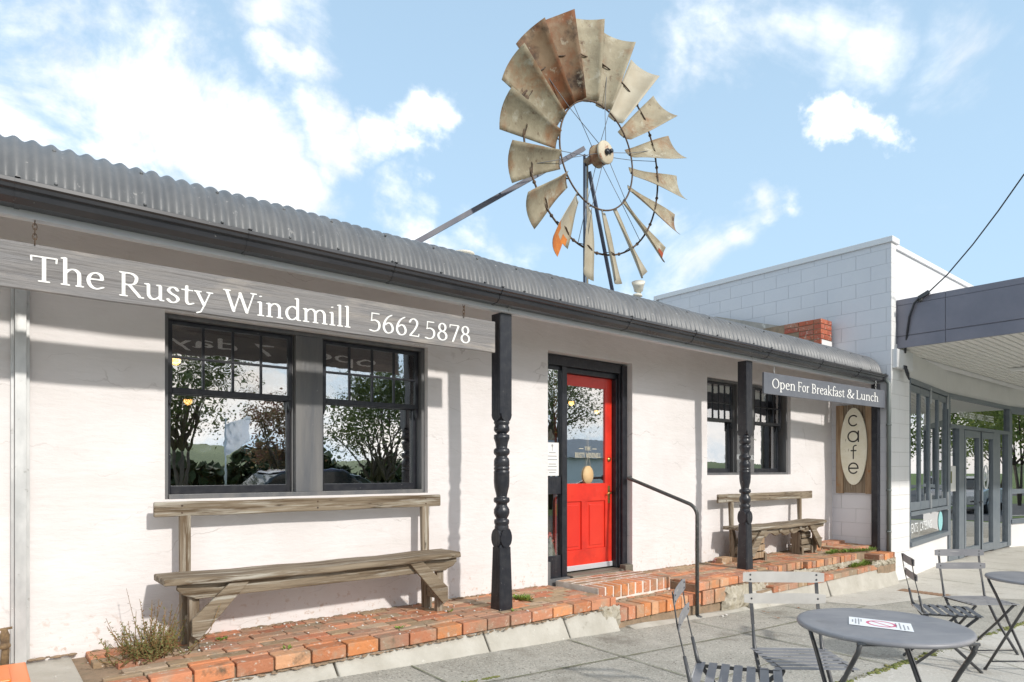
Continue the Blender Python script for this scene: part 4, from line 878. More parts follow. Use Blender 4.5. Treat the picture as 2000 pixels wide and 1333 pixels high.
def oval():
    X = 10.307; t_ = thing('cafe_wall_sign', 'tall timber board with a cream oval lettered cafe, fixed to grey block wall', 'sign', (X-.02, 4.37, .99))
    m = MB(); y0, y1, z0, z1 = 4.105, 4.64, .99, 2.33
    for a, b in ((y0, y0+.105), (y1-.11, y1)): m.box((X-.045, a, z0), (X-.003, b, z1))
    m.build('backing_board', 'redwood', t_, bevel=.004)
    m = MB(); m.box((X-.034, y0+.108, z0+.01), (X-.003, y1-.113, z1)); m.build('centre_board', 'oldwood_v', t_, bevel=.003)
    m = MB(); m.add([], []); c = Vector((X-.066, 4.372, 1.70)); n = 40
    pts = [c+Vector((0, .195*math.cos(2*math.pi*i/n), .60*math.sin(2*math.pi*i/n)*(1-.03*abs(math.sin(2*math.pi*i/n))))) for i in range(n)]
    m.prism(pts, (.02, 0, 0)); m.build('oval_panel', 'ovalsign', t_, bevel=.005)
    for ch, v in (('c', 822), ('a', 853), ('f', 883), ('e', 915)):
        cz = atX(1667, v, X-.07).z; sz = .35 if ch != 'f' else .30
        w = {'c': .44, 'a': .5, 'f': .33, 'e': .44}[ch]*sz
        lettering(ch, (X-.0675, 4.372+w*.5, cz-(.24 if ch != 'f' else .36)*sz), (0, -1, 0), (0, 0, 1), sz*(1.0), 'dark_paint', t_, width=w, table=GEO, nib=(.062, .062, 0), key='g')
oval()
# channel post against the wall at far left
def left_bits():
    m = MB(); y = 4.66
    m.box((.160, y+.035, .24), (.176, y+.045, 2.59)); m.box((.232, y+.035, .24), (.248, y+.045, 2.59)); m.box((.178, y, .24), (.231, y+.055, 2.59)); m.box((.176, y-.003, 2.43), (.235, y-.001, 2.50))
    for z in (.55, .9, 1.35, 1.9, 2.3): m.lathe([(.004, -.003), (.004, 0)], (.168, y+.035, z), 8, 'Y'); m.lathe([(.004, -.003), (.004, 0)], (.24, y+.035, z), 8, 'Y')
    tag(m.build('steel_channel', 'galv', bevel=.003), 'upright galvanised steel channel fixed against the white wall behind the long sign', 'steel post')
    m = MB(); m.tube([(.13, 4.63, .25), (.135, 4.63, .34), (.13, 4.62, .42), (.13, 4.6, .46)], [.022, .018, .024, .012], 8); m.ball((.13, 4.62, .36), .03, 1, 1, .7, 8); m.tube([(.10, 4.61, .455), (.165, 4.61, .46)], .007)
    tag(m.build('garden_tap', 'rusttap'), 'corroded old garden tap low on the wall beside the steel channel', 'tap')
    c = thing('plastic_crate', 'bright orange plastic tub cut off at the lower left beside the wall', 'tub', (.02, 3.95, .22))
    p = atZ(45, 1300, .33); x1 = p.x; y1 = p.y
    m = MB(); m.prism([(x1-.55, y1-.02, .22), (x1-.02, y1-.02, .22), (x1, y1, .33), (x1-.55, y1, .33)], (0, -.4, 0)); m.build('tub_body', 'orange', c, bevel=.018)
    m = MB(); m.box((x1-.56, y1-.41, .325), (x1+.012, y1+.012, .345)); m.box((x1-.5, y1-.36, .345), (x1-.06, y1-.05, .36)); m.build('lid', 'orange', c, bevel=.008)
left_bits()
def handrail():
    x = 5.50; t_ = thing('handrail', 'worn black steel pipe handrail from pavement to wall beside the door steps', 'handrail', (x, 3.83, gz(x)))
    P = [Vector((x, 3.83, gz(x)+.005)), Vector((x, 3.83, .90))]
    for k in range(1, 8):
        a = R(90*k/8*.80); P.append(Vector((x-.004*k, 3.83+.12*(1-math.cos(a)), .90+.12*math.sin(a))))
    P.append(Vector((5.44, 4.62, 1.245))); P.append(Vector((5.43, 4.66, 1.258)))
    m = MB(); m.tube(P, .0185, 12); m.build('rail', 'steel_tube', t_)
    m = MB(); m.tube([(5.45, 4.63, 1.25), (5.54, 4.70, 1.255)], .013, 10); m.lathe([(.03, -.006), (.03, 0)], (5.545, 4.722, 1.255), 12, 'Y'); m.build('wall_bracket', 'steel_tube', t_)
    m = MB(); m.lathe([(.05, 0), (.048, .012), (.022, .02)], (x, 3.83, gz(x)), 14); m.build('base_plate', 'steel_tube', t_)
handrail()

# ================================================================== WINDMILL
def windmill():
    H = Vector((5.45, 5.1, 4.89)); t_ = thing('windmill', 'large rusty metal farm windmill standing on the cafe roof', 'windmill', (5.45, 5.31, 3.2))
    def rad(a, r, y=0): return H+Vector((r*math.cos(R(a)), y, r*math.sin(R(a))))
    m = MB(); m.tube([rad(a, .595, .012) for a in range(0, 360, 6)], .010, 6, closed=True); m.build('inner_ring', 'rim', t_)
    m = MB(); m.tube([rad(a, 1.09, .03) for a in range(0, 360, 5)], .011, 6, closed=True); m.build('outer_ring', 'rim', t_)
    rr = random.Random(11)
    kinds = {80:'blade', 60:'blade_pale', 40:'blade', 20:'blade', 0:'blade', 340:'blade', 320:'blade', 300:'blade_pale', 280:'blade_pale', 260:'blade_pale', 240:'blade_pale', 220:'blade', 200:'blade', 180:'blade', 160:'blade', 140:'blade_rusty', 120:'blade_rusty', 100:'blade'}
    for A in range(0, 360, 20):
        rv = Vector((math.cos(R(A)), 0, math.sin(R(A)))); tv = Vector((math.sin(R(A)), 0, -math.cos(R(A)))); Y = Vector((0, 1, 0))
        jb = rr.uniform(-3, 3); jt = rr.uniform(-.012, .012); NR, NC = 9, 8
        def pt(i, j):
            q = i/NR; c = -1+2*j/NC; r = .60+.82*q; be = R(36-8*q+jb+(4*rr.random() if 0 else 0)); w = .095+.100*q
            ch = tv*math.cos(be)-Y*math.sin(be); nn = -Y*math.cos(be)-tv*math.sin(be)
            p = H+rv*(r+.012*(1-c*c)*q)+ch*(c*w+jt*q)-nn*(.052*w/.2*(1-c*c)*1.0)+Y*(-.11*q+.02)
            p += nn*(.012*math.sin(q*5+A)*c)
            return p
        m = MB(); vs = [pt(i, j) for i in range(NR+1) for j in range(NC+1)]; n = NC+1
        if A == 240: cut = lambda i, j: i >= NR-2 and j <= 1
        else: cut = lambda i, j: False
        m.add(vs, [(i*n+j, i*n+j+1, (i+1)*n+j+1, (i+1)*n+j) for i in range(NR) for j in range(NC) if not cut(i, j)], True)
        b = m.build('blade', kinds[A], t_, solid=.0025)
        if A == 240:
            q = MB(); q.add([p+Vector((0, -.005, 0)) for p in vs], [(i*n+j, i*n+j+1, (i+1)*n+j+1, (i+1)*n+j) for i in range(NR-3, NR) for j in range(NC) if not cut(i, j) and not (i == NR-3 and j in (0, 3, 4))], True); q.build('rust_patch', 'orange_rust', b)
        if A == 320:
            q = MB(); q.add([p+Vector((0, -.005, 0)) for p in vs], [(i*n+j, i*n+j+1, (i+1)*n+j+1, (i+1)*n+j) for i in range(NR-3, NR) for j in range(2, NC) if j > 7-(i-(NR-4))*2], True); q.build('rust_patch', mat('dark_red_rust', (.30, .06, .02), rough=.9), b)
        c = MB(); p0 = rad(A, 1.09, .03); e = rad(A-9.5, 1.12, -.02); k_ = pt(int(NR*.56), NC-1)
        c.bar(rad(A+5.5, 1.085, .02), pt(5, 3)+Vector((0, -.012, 0)), .014, .006); c.bar(rad(A-5.5, 1.085, .02), pt(5, 3)+Vector((0, -.012, 0)), .012, .006); c.bar(p0, pt(5, 1), .012, .006)
        c.ball(rad(A-9.8, 1.09, .03), .02, n=6); c.bar(rad(A, .595, .01), pt(0, 4), .016, .01); c.build('blade_clamp', 'rim', b)
    m = MB(); m.lathe([(.02, -.12), (.115, -.12), (.128, -.11), (.128, -.095)], H, 28, 'Y'); m.build('hub_face', 'hub', t_)
    m = MB(); m.lathe([(.118, -.095), (.118, .02), (.128, .03), (.05, .04), (.04, .2)], H, 28, 'Y'); m.build('hub', 'hubside', t_)
    m = MB(); m.lathe([(.03, -.15), (.034, -.12)], H+Vector((.0, 0, 0)), 10, 'Y'); m.lathe([(.024, -.155), (.024, -.12)], H+Vector((.055, 0, .02)), 8, 'Y'); m.build('axle_nut', 'black', t_)
    for a0 in (18, 78, 138, 198, 258, 318):
        w = MB(); w.tube([H+Vector((math.cos(R(a0))*.1, -.09, math.sin(R(a0))*.1)), rad(a0+2, .6, 0), rad(a0+3, 1.09, .03)], .0038, 5); w.tube([H+Vector((math.cos(R(a0))*.1, .02, math.sin(R(a0))*.1)), rad(a0-6, .6, 0), rad(a0-4, 1.09, .03)], .0038, 5)
        w.build('spoke', 'wire', t_)
    mx, my = 5.445, 5.31
    m = MB(); m.box((mx-.03, my-.008, 3.1), (mx+.006, my, 4.97)); m.box((mx-.03, my-.03, 3.1), (mx-.022, my-.008, 4.97)); m.build('mast', 'mast', t_)
    m = MB(); m.box((mx+.008, my-.022, 3.1), (mx+.034, my-.012, 4.86)); m.build('mast_angle', 'mastlight', t_)
    m = MB(); m.tube([(mx+.02, 5.32, 4.89), (mx+.02, 5.05, 4.89)], .035, 12); m.build('axle', 'hubside', t_)
    b1 = atY(1197, 573, 5.5); b0 = Vector((mx+.06, 5.30, 4.8)); b1 = b0+(b1-b0)*1.12
    m = MB(); m.bar(b0, b1, .034, .034); m.build('brace', 'mast', t_)
    p0 = atY(1140, 291, 5.33); p1 = atY(820, 470, 5.75); p1 = p0+(p1-p0)*1.06
    m = MB(); m.bar(p0, p1, .05, .05); m.build('brace', 'mast', t_)
    # loose outer arc hanging off on the left
    m = MB(); m.tube([rad(165+8*math.sin(i*.35), 1.12+.09*math.sin(i*.31), .0) for i in range(11)], .012, 6); m.build('bent_strap', 'rim', t_)
windmill()
def rooftop():
    p = atY(905, 492, 5.0); m = MB(); m.lathe([(.09, -.35), (.09, -.04), (.105, -.035), (.105, -.015), (.001, -.005)], p, 20); tag(m.build('roof_vent', 'lamp_white'), 'low white round roof vent just above the corrugated veranda', 'vent')
    p = atY(1247, 570, 4.9); t_ = thing('floodlight', 'small cream floodlight on the roof right of the windmill', 'floodlight', (p.x, p.y, p.z-.3))
    m = MB(); m.lathe([(.03, -.3), (.04, -.06), (.06, -.06), (.05, -.035), (.001, -.02)], p+Vector((-.02, 0, 0)), 16); m.tube([p+Vector((.03, 0, -.05)), p+Vector((.035, 0, 0)), p+Vector((.0, 0, .03))], .01); m.build('base', 'lamp_white', t_)
    m = MB(); m.lathe([(.03, -.05), (.05, -.04), (.06, .01), (.075, .05), (.078, .065)], (0, 0, 0), 18); rot = Matrix.Rotation(R(-28), 3, 'Y')@Matrix.Rotation(R(20), 3, 'X'); m.v = [rot@q+p+Vector((0, 0, .045)) for q in m.v]; m.build('lamp_head', 'lamp_white', t_)
    # party wall parapet with exposed brick end
    t_ = thing('parapet_wall', 'rendered party wall parapet ending in broken red brick above the veranda roof', 'wall', (10.0, 4.9, 3.0))
    pr = [(9.9, 4.75, 2.9), (9.9, 4.75, 3.4), (9.9, 5.3, 3.62), (9.9, 6.5, 3.99), (9.9, 8.5, 4.2), (9.9, 8.5, 2.9)]
    m = MB(); m.prism(pr, (.33, 0, 0)); m.build('render_coat', mat('grey_render', (.30, .28, .25), (.42, .38, .33), rough=.95, nscale=5, bump=1, bscale=14, spots=[((.62, .58, .52), 6, .62, .7), ((.12, .10, .09), 5, .66, .74)]), t_)
    m = MB(); rnd = random.Random(2)
    for j in range(7):
        y = 4.69; z0 = 3.10+j*.078; n = 2 if j > 4 else 1 if j > 2 else 0
        if j % 2: m.box((9.89, y, z0), (10.0, y+.11, z0+.068), tint=(.45, .12, .07)); m.box((10.01, y, z0), (10.23, y+.11, z0+.068), tint=(.42, .11, .06)); y += .12
        else: m.box((9.885, y, z0), (10.105, y+.11, z0+.068), tint=(.46, .12, .06)); m.box((10.115, y, z0), (10.235, y+.11, z0+.068), tint=(.40, .10, .06))
        for k in range(n): m.box((9.885-.004*rnd.random(), y+k*.235+(.12 if j % 2 == 0 else .0), z0), (9.99, y+k*.235+.225+(.12 if j % 2 == 0 else 0), z0+.068), tint=rnd.choice([(.48, .12, .06), (.40, .10, .06), (.44, .15, .09)]))
    m.build('brick_end', 'brick', t_, bevel=.004)
    m = MB(); m.box((9.895, 4.70, 2.9), (10.225, 5.9, 3.636)); m.build('mortar', 'mortar', t_)
    m = MB(); m.box((9.9, 4.685, 2.9), (10.236, 4.69, 3.32)); m.build('whitewash', 'blockwhite', t_)
rooftop()

# ================================================================== BENCHES
def bench(label, x0, x1, rx0, rx1, zs, lx, log=False, zr=(1.045, 1.14)):
    t_ = thing('wooden_bench', label, 'bench', ((x0+x1)/2, 4.45, fz(x0)))
    ya, yb = 4.26, 4.60
    m = MB(); n = 14; vs = []
    for i in range(n+1):
        x = x0+(x1-x0)*i/n; sag = -.012*math.sin(math.pi*i/n)+.003*math.sin(i*1.7); e = .03 if i in (0, n) else 0; w = .004*math.sin(i*2.3)
        vs += [(x, ya+e+w, zs-.042+sag), (x, yb-.02, zs-.042+sag), (x, yb-.02, zs+sag), (x, ya+e+w+.012, zs+sag), (x, ya+e*1.2+w-.004, zs-.015+sag)]
    m.add(vs, [(5*i+a, 5*i+b, 5*i+5+b, 5*i+5+a) for i in range(n) for a, b in ((0, 1), (1, 2), (2, 3), (3, 4), (4, 0))]+[(4, 3, 2, 1, 0), tuple(5*n+k for k in range(5))])
    m.build('seat', 'oldwood', t_, bevel=.008)
    m = MB(); a, b = x0+.08, x1-.03; zt = zs-.046; zb = zs-.142
    if not log:
        L = [(a, zt), (a-.005, zt-.03), (a+.03, zt-.065), (a+.085, zb+.012), (a+.10, zb), (b-.10, zb), (b-.085, zb+.012), (b-.03, zt-.065), (b+.005, zt-.03), (b, zt)]
    else:
        rr = random.Random(4); L = [(a, zt), (a, zt-.06)]+[(a+(b-a)*k/26, zb+.01+.02*math.sin(k*1.9)+rr.uniform(-.02, .015)) for k in range(1, 25)]+[(b-.02, zt-.05), (b, zt)]
    m.prism([(x, ya+.055, z) for x, z in L], (0, .032, 0)); m.build('apron', 'oldwood', t_, bevel=.006)
    if log:
        m = MB(); 
        for fx, fz_ in ((.42, .09), (.55, .10), (.66, .07), (.74, .09), (.80, .11)): m.ball((x0+(x1-x0)*fx, ya+.05, zs-fz_), .03, 1.4, .5, .8, 8)
        m.build('knots', 'oldwood', t_)
    for k, xl in enumerate(lx):
        s = -1 if k == 0 else 1; f = fz(xl)
        m = MB(); m.box((xl-.03, ya+.075+.015, f), (xl+.03, ya+.075+.06, zs-.05)); m.build('leg', 'oldwood_v', t_, bevel=.004)
        m = MB(); pts = [(4.52, f), (4.585, f), (4.612, zr[0]+.02), (4.612-.045, zr[0]+.02), (4.565, zs), (4.52, zs-.2)]
        m.prism([(xl-.033, y, z) for y, z in pts], (.066, 0, 0)); m.build('back_leg', 'oldwood_v', t_, bevel=.006)
        m = MB(); m.box((xl-.02, ya+.13, f+.10), (xl+.02, 4.54, f+.19)); m.build('stretcher', 'oldwood', t_, bevel=.004)
        m = MB(); x_in = xl-s*.30; m.prism([(xl+s*.028, ya+.052, f+.10), (xl+s*.028, ya+.052, f+.20), (x_in+s*.10, ya+.052, zt-.002), (x_in-s*.02, ya+.052, zt-.002), (xl-s*.01, ya+.052, f+.07)], (0, -.03, 0)); m.build('brace', 'oldwood', t_, bevel=.004)
    m = MB(); n = 10; vs = []
    for i in range(n+1):
        x = rx0+(rx1-rx0)*i/n; q = .002*math.sin(i*1.9); vs += [(x, 4.565, zr[0]+q), (x, 4.60, zr[0]+q), (x, 4.60, zr[1]+q), (x, 4.565, zr[1]+q)]
    m.add(vs, [(4*i+a, 4*i+b, 4*i+4+b, 4*i+4+a) for i in range(n) for a, b in ((0, 1), (1, 2), (2, 3), (3, 0))]+[(3, 2, 1, 0), tuple(4*n+k for k in range(4))])
    m.build('back_rail', 'oldwood', t_, bevel=.009)
    m = MB()
    for x in (rx0+.16, lx[1], (rx0+rx1)/2): 
        for dz in (.025, .07): m.lathe([(.006, -.004), (.006, .0)], (x, 4.565, zr[0]+dz), 8, 'Y')
    m.build('bolts', 'rim', t_)
bench('long weathered timber bench under the near window', .865, 3.0, .865, 2.985, .694, (1.045, 2.84))
bench('shorter knotty timber bench under the far window', 7.10, 9.22, 7.0, 9.36, .655, (7.3, 9.02), log=True, zr=(.94, 1.045))
def crates():
    for x0, lb in ((7.33, 'old slatted timber box under the left end of the far bench'), (8.66, 'dark slatted timber box with a stick handle under the right end of the far bench')):
        t_ = thing('wooden_box', lb, 'box', (x0+.2, 4.42, .2)); w = .42 if x0 < 8 else .30
        for k, z in enumerate((.24, .33, .42)):
            m = MB(); q = .012*k; m.box((x0+q, 4.38, z), (x0+w-q, 4.40, z+.075)); m.box((x0+q, 4.52, z), (x0+w-q, 4.54, z+.075)); m.build('slat', 'redwood' if x0 < 8 else 'oldwood', t_, bevel=.003)
        m = MB(); m.box((x0+.01, 4.40, .2), (x0+.03, 4.52, .5)); m.box((x0, 4.36, .2), (x0+.04, 4.41, .3)); m.build('end_frame', 'oldwood_v', t_, bevel=.003); m = MB(); m.box((x0+w-.03, 4.40, .2), (x0+w-.01, 4.52, .5)); m.box((x0+w-.04, 4.36, .2), (x0+w, 4.41, .3)); m.build('end_frame', 'oldwood_v', t_, bevel=.003)
        if x0 > 8: m = MB(); m.tube([(x0+.1, 4.46, .40), (x0+.72, 4.44, .37)], .012); m.build('handle', 'oldwood', t_)
crates()
# dry shrub at the near end of the ledge
def shrub():
    t_ = thing('shrub', 'dry bushy herb growing from the bricks in front of the steel channel', 'plant', (.78, 4.42, .23)); rr = random.Random(9); st = MB(); lf = MB(); dr = MB(); bx, by = .80, 4.37
    for i in range(120):
        a = rr.uniform(0, 6.28); sp = rr.uniform(.02, .24); hh = rr.uniform(.10, .24) if rr.random() < .90 else rr.uniform(.28, .42); p = Vector((bx+rr.gauss(0, .07), by+rr.gauss(0, .05), .22)); q = p+Vector((math.cos(a)*sp, math.sin(a)*sp*.7, hh)); mid = (p+q)/2+Vector((math.cos(a)*sp*.18, math.sin(a)*sp*.18, -.01))
        st.tube([p, mid, q], [.0028, .002, .0012], 4)
        n = 16
        for k in range(n):
            u = .15+.85*k/n; c = p.lerp(mid, u*2) if u < .5 else mid.lerp(q, u*2-1)
            for _ in range(2 if hh < .27 else 1):
                d = Vector((rr.gauss(0, 1), rr.gauss(0, 1), rr.gauss(.4, .8))).normalized()*rr.uniform(.010, .024); s = d.cross(Vector((rr.gauss(0, 1), rr.gauss(0, 1), rr.gauss(0, 1)))).normalized()*.0032
                (dr if rr.random() < .16+.3*u*(hh > .27) else lf).add([c, c+d*.5+s, c+d, c+d*.5-s], [(0, 1, 2, 3)])
    st.build('stem', 'plantdry', t_); lf.build('leaves', 'plantgreen', t_); dr.build('dry_tips', 'plantdry', t_)['kind'] = 'stuff'
shrub()

# ================================================================== BLOCK BUILDING NEXT DOOR
def blockmat(name, c1, c2, axis, mort, row=.212, ln=.425):
    m = mat(name, c1, c2, rough=.8, nscale=1.5); nt = m.node_tree; N = nt.nodes; L = nt.links; b = N['Principled BSDF']
    tc = N.new('ShaderNodeTexCoord'); sp = N.new('ShaderNodeSeparateXYZ'); L.new(tc.outputs['Object'], sp.inputs[0]); cb = N.new('ShaderNodeCombineXYZ')
    L.new(sp.outputs[axis], cb.inputs[0]); L.new(sp.outputs['Z'], cb.inputs[1])
    br = N.new('ShaderNodeTexBrick'); br.inputs['Scale'].default_value = 1; br.inputs['Brick Width'].default_value = ln; br.inputs['Row Height'].default_value = row; br.inputs['Mortar Size'].default_value = .003; br.inputs['Mortar Smooth'].default_value = .3
    L.new(cb.outputs[0], br.inputs['Vector'])
    base = b.inputs['Base Color'].links[0].from_socket; mx = N.new('ShaderNodeMix'); mx.data_type = 'RGBA'; L.new(br.outputs['Fac'], mx.inputs[0]); L.new(base, mx.inputs[6]); mx.inputs[7].default_value = (*mort, 1); L.new(mx.outputs[2], b.inputs['Base Color'])
    bp = N.new('ShaderNodeBump'); bp.inputs['Distance'].default_value = .006; bp.inputs['Strength'].default_value = .8; iv = N.new('ShaderNodeMath'); iv.operation = 'SUBTRACT'; iv.inputs[0].default_value = 1; L.new(br.outputs['Fac'], iv.inputs[1])
    ns = N.new('ShaderNodeTexNoise'); ns.inputs['Scale'].default_value = 70; L.new(tc.outputs['Object'], ns.inputs['Vector']); ad = N.new('ShaderNodeMath'); ad.operation = 'MULTIPLY_ADD'; ad.inputs[1].default_value = .12; L.new(ns.outputs['Fac'], ad.inputs[0]); L.new(iv.outputs[0], ad.inputs[2])
    L.new(ad.outputs[0], bp.inputs['Height']); L.new(bp.outputs[0], b.inputs['Normal']); return m
BX = 10.307
shop = thing('block_building', 'taller pale blockwork shop with slate awning and glazed corner front', 'building', (BX+.1, 5, -.3))
def neighbour():
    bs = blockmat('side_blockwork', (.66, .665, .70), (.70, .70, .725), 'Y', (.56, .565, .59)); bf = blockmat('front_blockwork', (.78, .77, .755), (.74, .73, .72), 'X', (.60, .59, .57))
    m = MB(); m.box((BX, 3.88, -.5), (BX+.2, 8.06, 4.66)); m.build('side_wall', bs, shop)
    m = MB(); m.box((BX+.002, 3.868, -.5), (10.48, 3.879, 4.66)); m.box((10.481, 3.872, -.5), (11.0, 3.99, 3.2)); m.build('front_pillar', bf, shop)
    m = MB(); m.box((10.508, 3.97, 3.15), (24, 4.17, 4.66)); m.build('parapet', 'cap', shop)
    m = MB(); m.box((BX-.03, 3.84, 4.661), (BX+.235, 8.1, 4.745)); m.box((BX+.236, 3.94, 4.661), (24, 4.2, 4.742)); m.box((BX-.03, 8.1, 2.9), (BX+.1, 8.16, 4.745)); m.build('capping', 'cap', shop, bevel=.006)
    m = MB(); m.box((BX+.2, 4.2, 3.9), (24, 8.0, 4.0)); m.build('roof', 'flatroof', shop)
    # awning
    AX, AY = 10.531, .55
    m = MB(); z = [3.135, 3.302, 3.314, 3.76, 3.766, 3.85]; ys = [AY, 1.3, atX(1846.7, 600, AX).y, 3.965]
    for za, zb, o in ((z[0], z[1], 0), (z[2], z[3], .006), (z[4], z[5], .0)):
        for ya, yb in zip(ys[:-1], ys[1:]): m.box((AX-o, ya+.003, za), (AX+.03, yb-.003, zb))
        for k in range(6): m.box((AX+.03+k*2.2, AY-o, za), (AX+.03+(k+1)*2.2-.005, AY+.03, zb))
    m.box((AX+.01, AY+.01, 3.2), (AX+.03, 3.96, 3.84)); aw = m.build('awning', 'fascia', shop, bevel=.002)
    m = MB(); m.box((AX+.031, AY+.031, 3.78), (24, 3.965, 3.82)); m.build('awning_deck', 'flatroof', aw)
    m = MB(); vs = []; n = 0; y = AY+.04; pts = []
    while y < 3.96: pts += [(y, 3.150), (y+.070, 3.150), (y+.076, 3.170), (y+.098, 3.170)]; y += .104
    m.add([(x, a, b) for a, b in pts for x in (AX+.03, 24)], [(2*i, 2*i+1, 2*i+3, 2*i+2) for i in range(len(pts)-1)]); m.build('soffit', 'soffit', aw)
    m = MB(); p = atZ(1972, 720, 3.14); m.box((p.x, p.y-1.2, 3.09), (p.x+.10, p.y+.0, 3.145)); lf = m.build('strip_light', 'lightfit', aw, bevel=.01)
    # facets
    PTS = [Vector((11.0, 3.885, 0)), Vector((13.70, 4.20, 0)), Vector((17.68, 4.22, 0)), Vector((21.5, 3.62, 0)), Vector((23.9, 2.95, 0))]
    def facet(i):
        p, q = PTS[i], PTS[i+1]; d = (q-p).normalized(); n = Vector((d.y, -d.x, 0)); L = (q-p).length
        def su(u):
            a = (u-1000)/F; r = Vector((CC+SS*a, SS-CC*a)); # ray x plane
            M_ = Matrix(((r.x, -d.x), (r.y, -d.y))); s = M_.inverted()@Vector((p.x, p.y)); return s[1]
        def put(mb): mb.v = [p+d*v.x+n*v.y+Vector((0, 0, v.z)) for v in mb.v]; return mb
        return L, su, put
    for i in range(4):
        L, su, put = facet(i); m = MB(); m.box((0, -.1, 2.75), (L, 0, 3.2)); put(m).build('upper_wall', 'blockwhite', shop)
        if i in (0, 2, 3): m = MB(); m.box((0, -.1, -.5), (L, 0, .17 if i == 0 else .16)); put(m).build('dwarf_wall', 'blockwhite', shop)

    # facet 1: bifold windows over fixed panes
    L, su, put = facet(0)
    fr = MB(); fr.box((0, -.07, 2.67), (L, .03, 2.75)); fr.box((0, -.07, .64), (L, .04, .70)); fr.box((0, -.07, .17), (L, .05, .245)); fr.box((0, -.07, .245), (.05, .02, .64)); fr.box((L-.07, -.07, .17), (L, .03, 2.75)); fr.box((0, -.07, .70), (.05, .02, 2.67))
    f1 = put(fr).build('bifold_window', 'alu', shop, bevel=.004)
    w = (L-.13)/4
    for k in range(4):
        a = .052+k*w; b = a+w-.01; s = MB(); s.box((a, -.03, .71), (a+.045, .008, 2.66)); s.box((b-.045, -.03, .71), (b, .008, 2.66)); s.box((a+.045, -.03, .71), (b-.045, .008, .84)); s.box((a+.045, -.03, 2.56), (b-.045, .008, 2.66)); put(s).build('leaf_frame', 'alu', f1, bevel=.003)
        g = MB(); g.box((a+.05, -.02, .83), (b-.05, -.016, 2.57)); put(g).build('pane', GL3, f1)
    hg = MB()
    for a in (.052+w*2-.015, .052+w*4-.015): hg.box((a, .013, .62), (a+.02, .035, .95)); hg.box((a, .013, 2.45), (a+.02, .035, 2.72))
    put(hg).build('hinge', 'galv', f1)
    g = MB(); g.box((.05, -.03, .245), (L-.07, -.026, .64)); put(g).build('low_pane', GL3, f1)
    p0 = PTS[0]; dv = (PTS[1]-PTS[0]).normalized(); nv = Vector((dv.y, -dv.x, 0))
    sans('EVENTS | CATERING', p0+dv*.1-nv*.02+Vector((0, 0, .36)), dv, (0, 0, 1), .15, 'whitelet', f1, 'lettering', width=1.5)
    q = MB(); n = 24; q.add([p0+dv*(2.28+.17*math.cos(2*math.pi*k/n))-nv*.02+Vector((0, 0, .44+.17*math.sin(2*math.pi*k/n))) for k in range(n)], [tuple(range(n))]); q.build('round_decal', 'aqua', f1)
    # facet 2: transom and double door
    L, su, put = facet(1); zt = 2.12; zb = -.32
    cols = [0, su(1870), su(1881), su(1911), su(1914), su(1938), su(1951), su(1966), L]
    fr = MB(); fr.box((0, -.07, 2.68), (L, .03, 2.75)); fr.box((0, -.07, zt), (L, .03, zt+.07)); fr.box((0, -.07, zb), (.09, .03, 2.68)); fr.box((L-.12, -.07, zb), (L, .03, 2.68))
    fr.box((cols[1], -.07, zb), (cols[2]-.03, .03, zt)); fr.box((cols[5]+.02, -.07, zb), (cols[6]-.02, .03, zt)); fr.box((cols[7], -.07, zb), (cols[7]+.09, .03, zt)); fr.box((.09, -.06, zb), (cols[1], .02, zb+.10)); fr.box((cols[6], -.06, zb), (L-.1, .02, zb+.10))
    f2 = put(fr).build('shop_entrance', 'alu', shop, bevel=.004)
    for a, b in ((cols[2]-.02, cols[3]), (cols[4], cols[5]+.015)):
        s = MB(); s.box((a, -.04, zb+.02), (a+.09, .035, zt-.01)); s.box((b-.09, -.04, zb+.02), (b, .035, zt-.01)); s.box((a+.09, -.04, zt-.14), (b-.09, .035, zt-.01)); s.box((a+.09, -.04, zb+.02), (b-.09, .035, zb+.17)); dd = put(s).build('glass_door', 'alu', f2, bevel=.003)
        g = MB(); g.box((a+.08, -.01, zb+.16), (b-.08, -.006, zt-.13)); put(g).build('pane', GL3, f2)
    s = MB(); a = cols[3]; s.box((a-.05, .036, .70), (a-.02, .08, .73)); s.box((a-.06, .06, .70), (a-.19, .075, .725)); s.box((a-.06, .036, .62), (a-.02, .045, .95)); put(s).build('handle', 'black', f2)
    for a, b, c, d in ((.09, cols[1], zb+.1, zt), (cols[6]-.02, cols[7], zb+.1, zt), (cols[7]+.09, L-.12, zb+.1, zt), (.09, L-.12, zt+.07, 2.68)):
        g = MB(); g.box((a, -.03, c), (b, -.026, d)); put(g).build('pane', GL3, f2)
    p0 = PTS[1]; dv = (PTS[2]-PTS[1]).normalized(); nv = Vector((dv.y, -dv.x, 0))
    sans('LUNCH | BEERS | WINES | COFFEES', p0+dv*su(1876)-nv*.02+Vector((0, 0, 2.35)), dv, (0, 0, 1), .12, 'whitelet', f2, 'lettering', width=su(1943)-su(1876))
    q = MB(); q.box((cols[1]-.45, -.024, .95), (cols[1]-.02, -.02, 1.42)); put(q).build('notice', 'sign_white', f2)
    q = MB(); q.box((cols[1]-.40, -.019, 1.10), (cols[1]-.24, -.018, 1.32)); put(q).build('notice_print', 'plantgreen', f2)
    q = MB(); c = (cols[4]+cols[5])/2; q.tube([(c+.14*math.cos(R(a)), -.004, 1.2+.24*math.sin(R(a))) for a in range(0, 360, 12)], .012, 5, closed=True); q.tube([(c-.03, -.004, 1.3), (c+.04, -.004, 1.22), (c-.03, -.004, 1.12)], .012, 5); put(q).build('oval_decal', 'whitelet', f2)
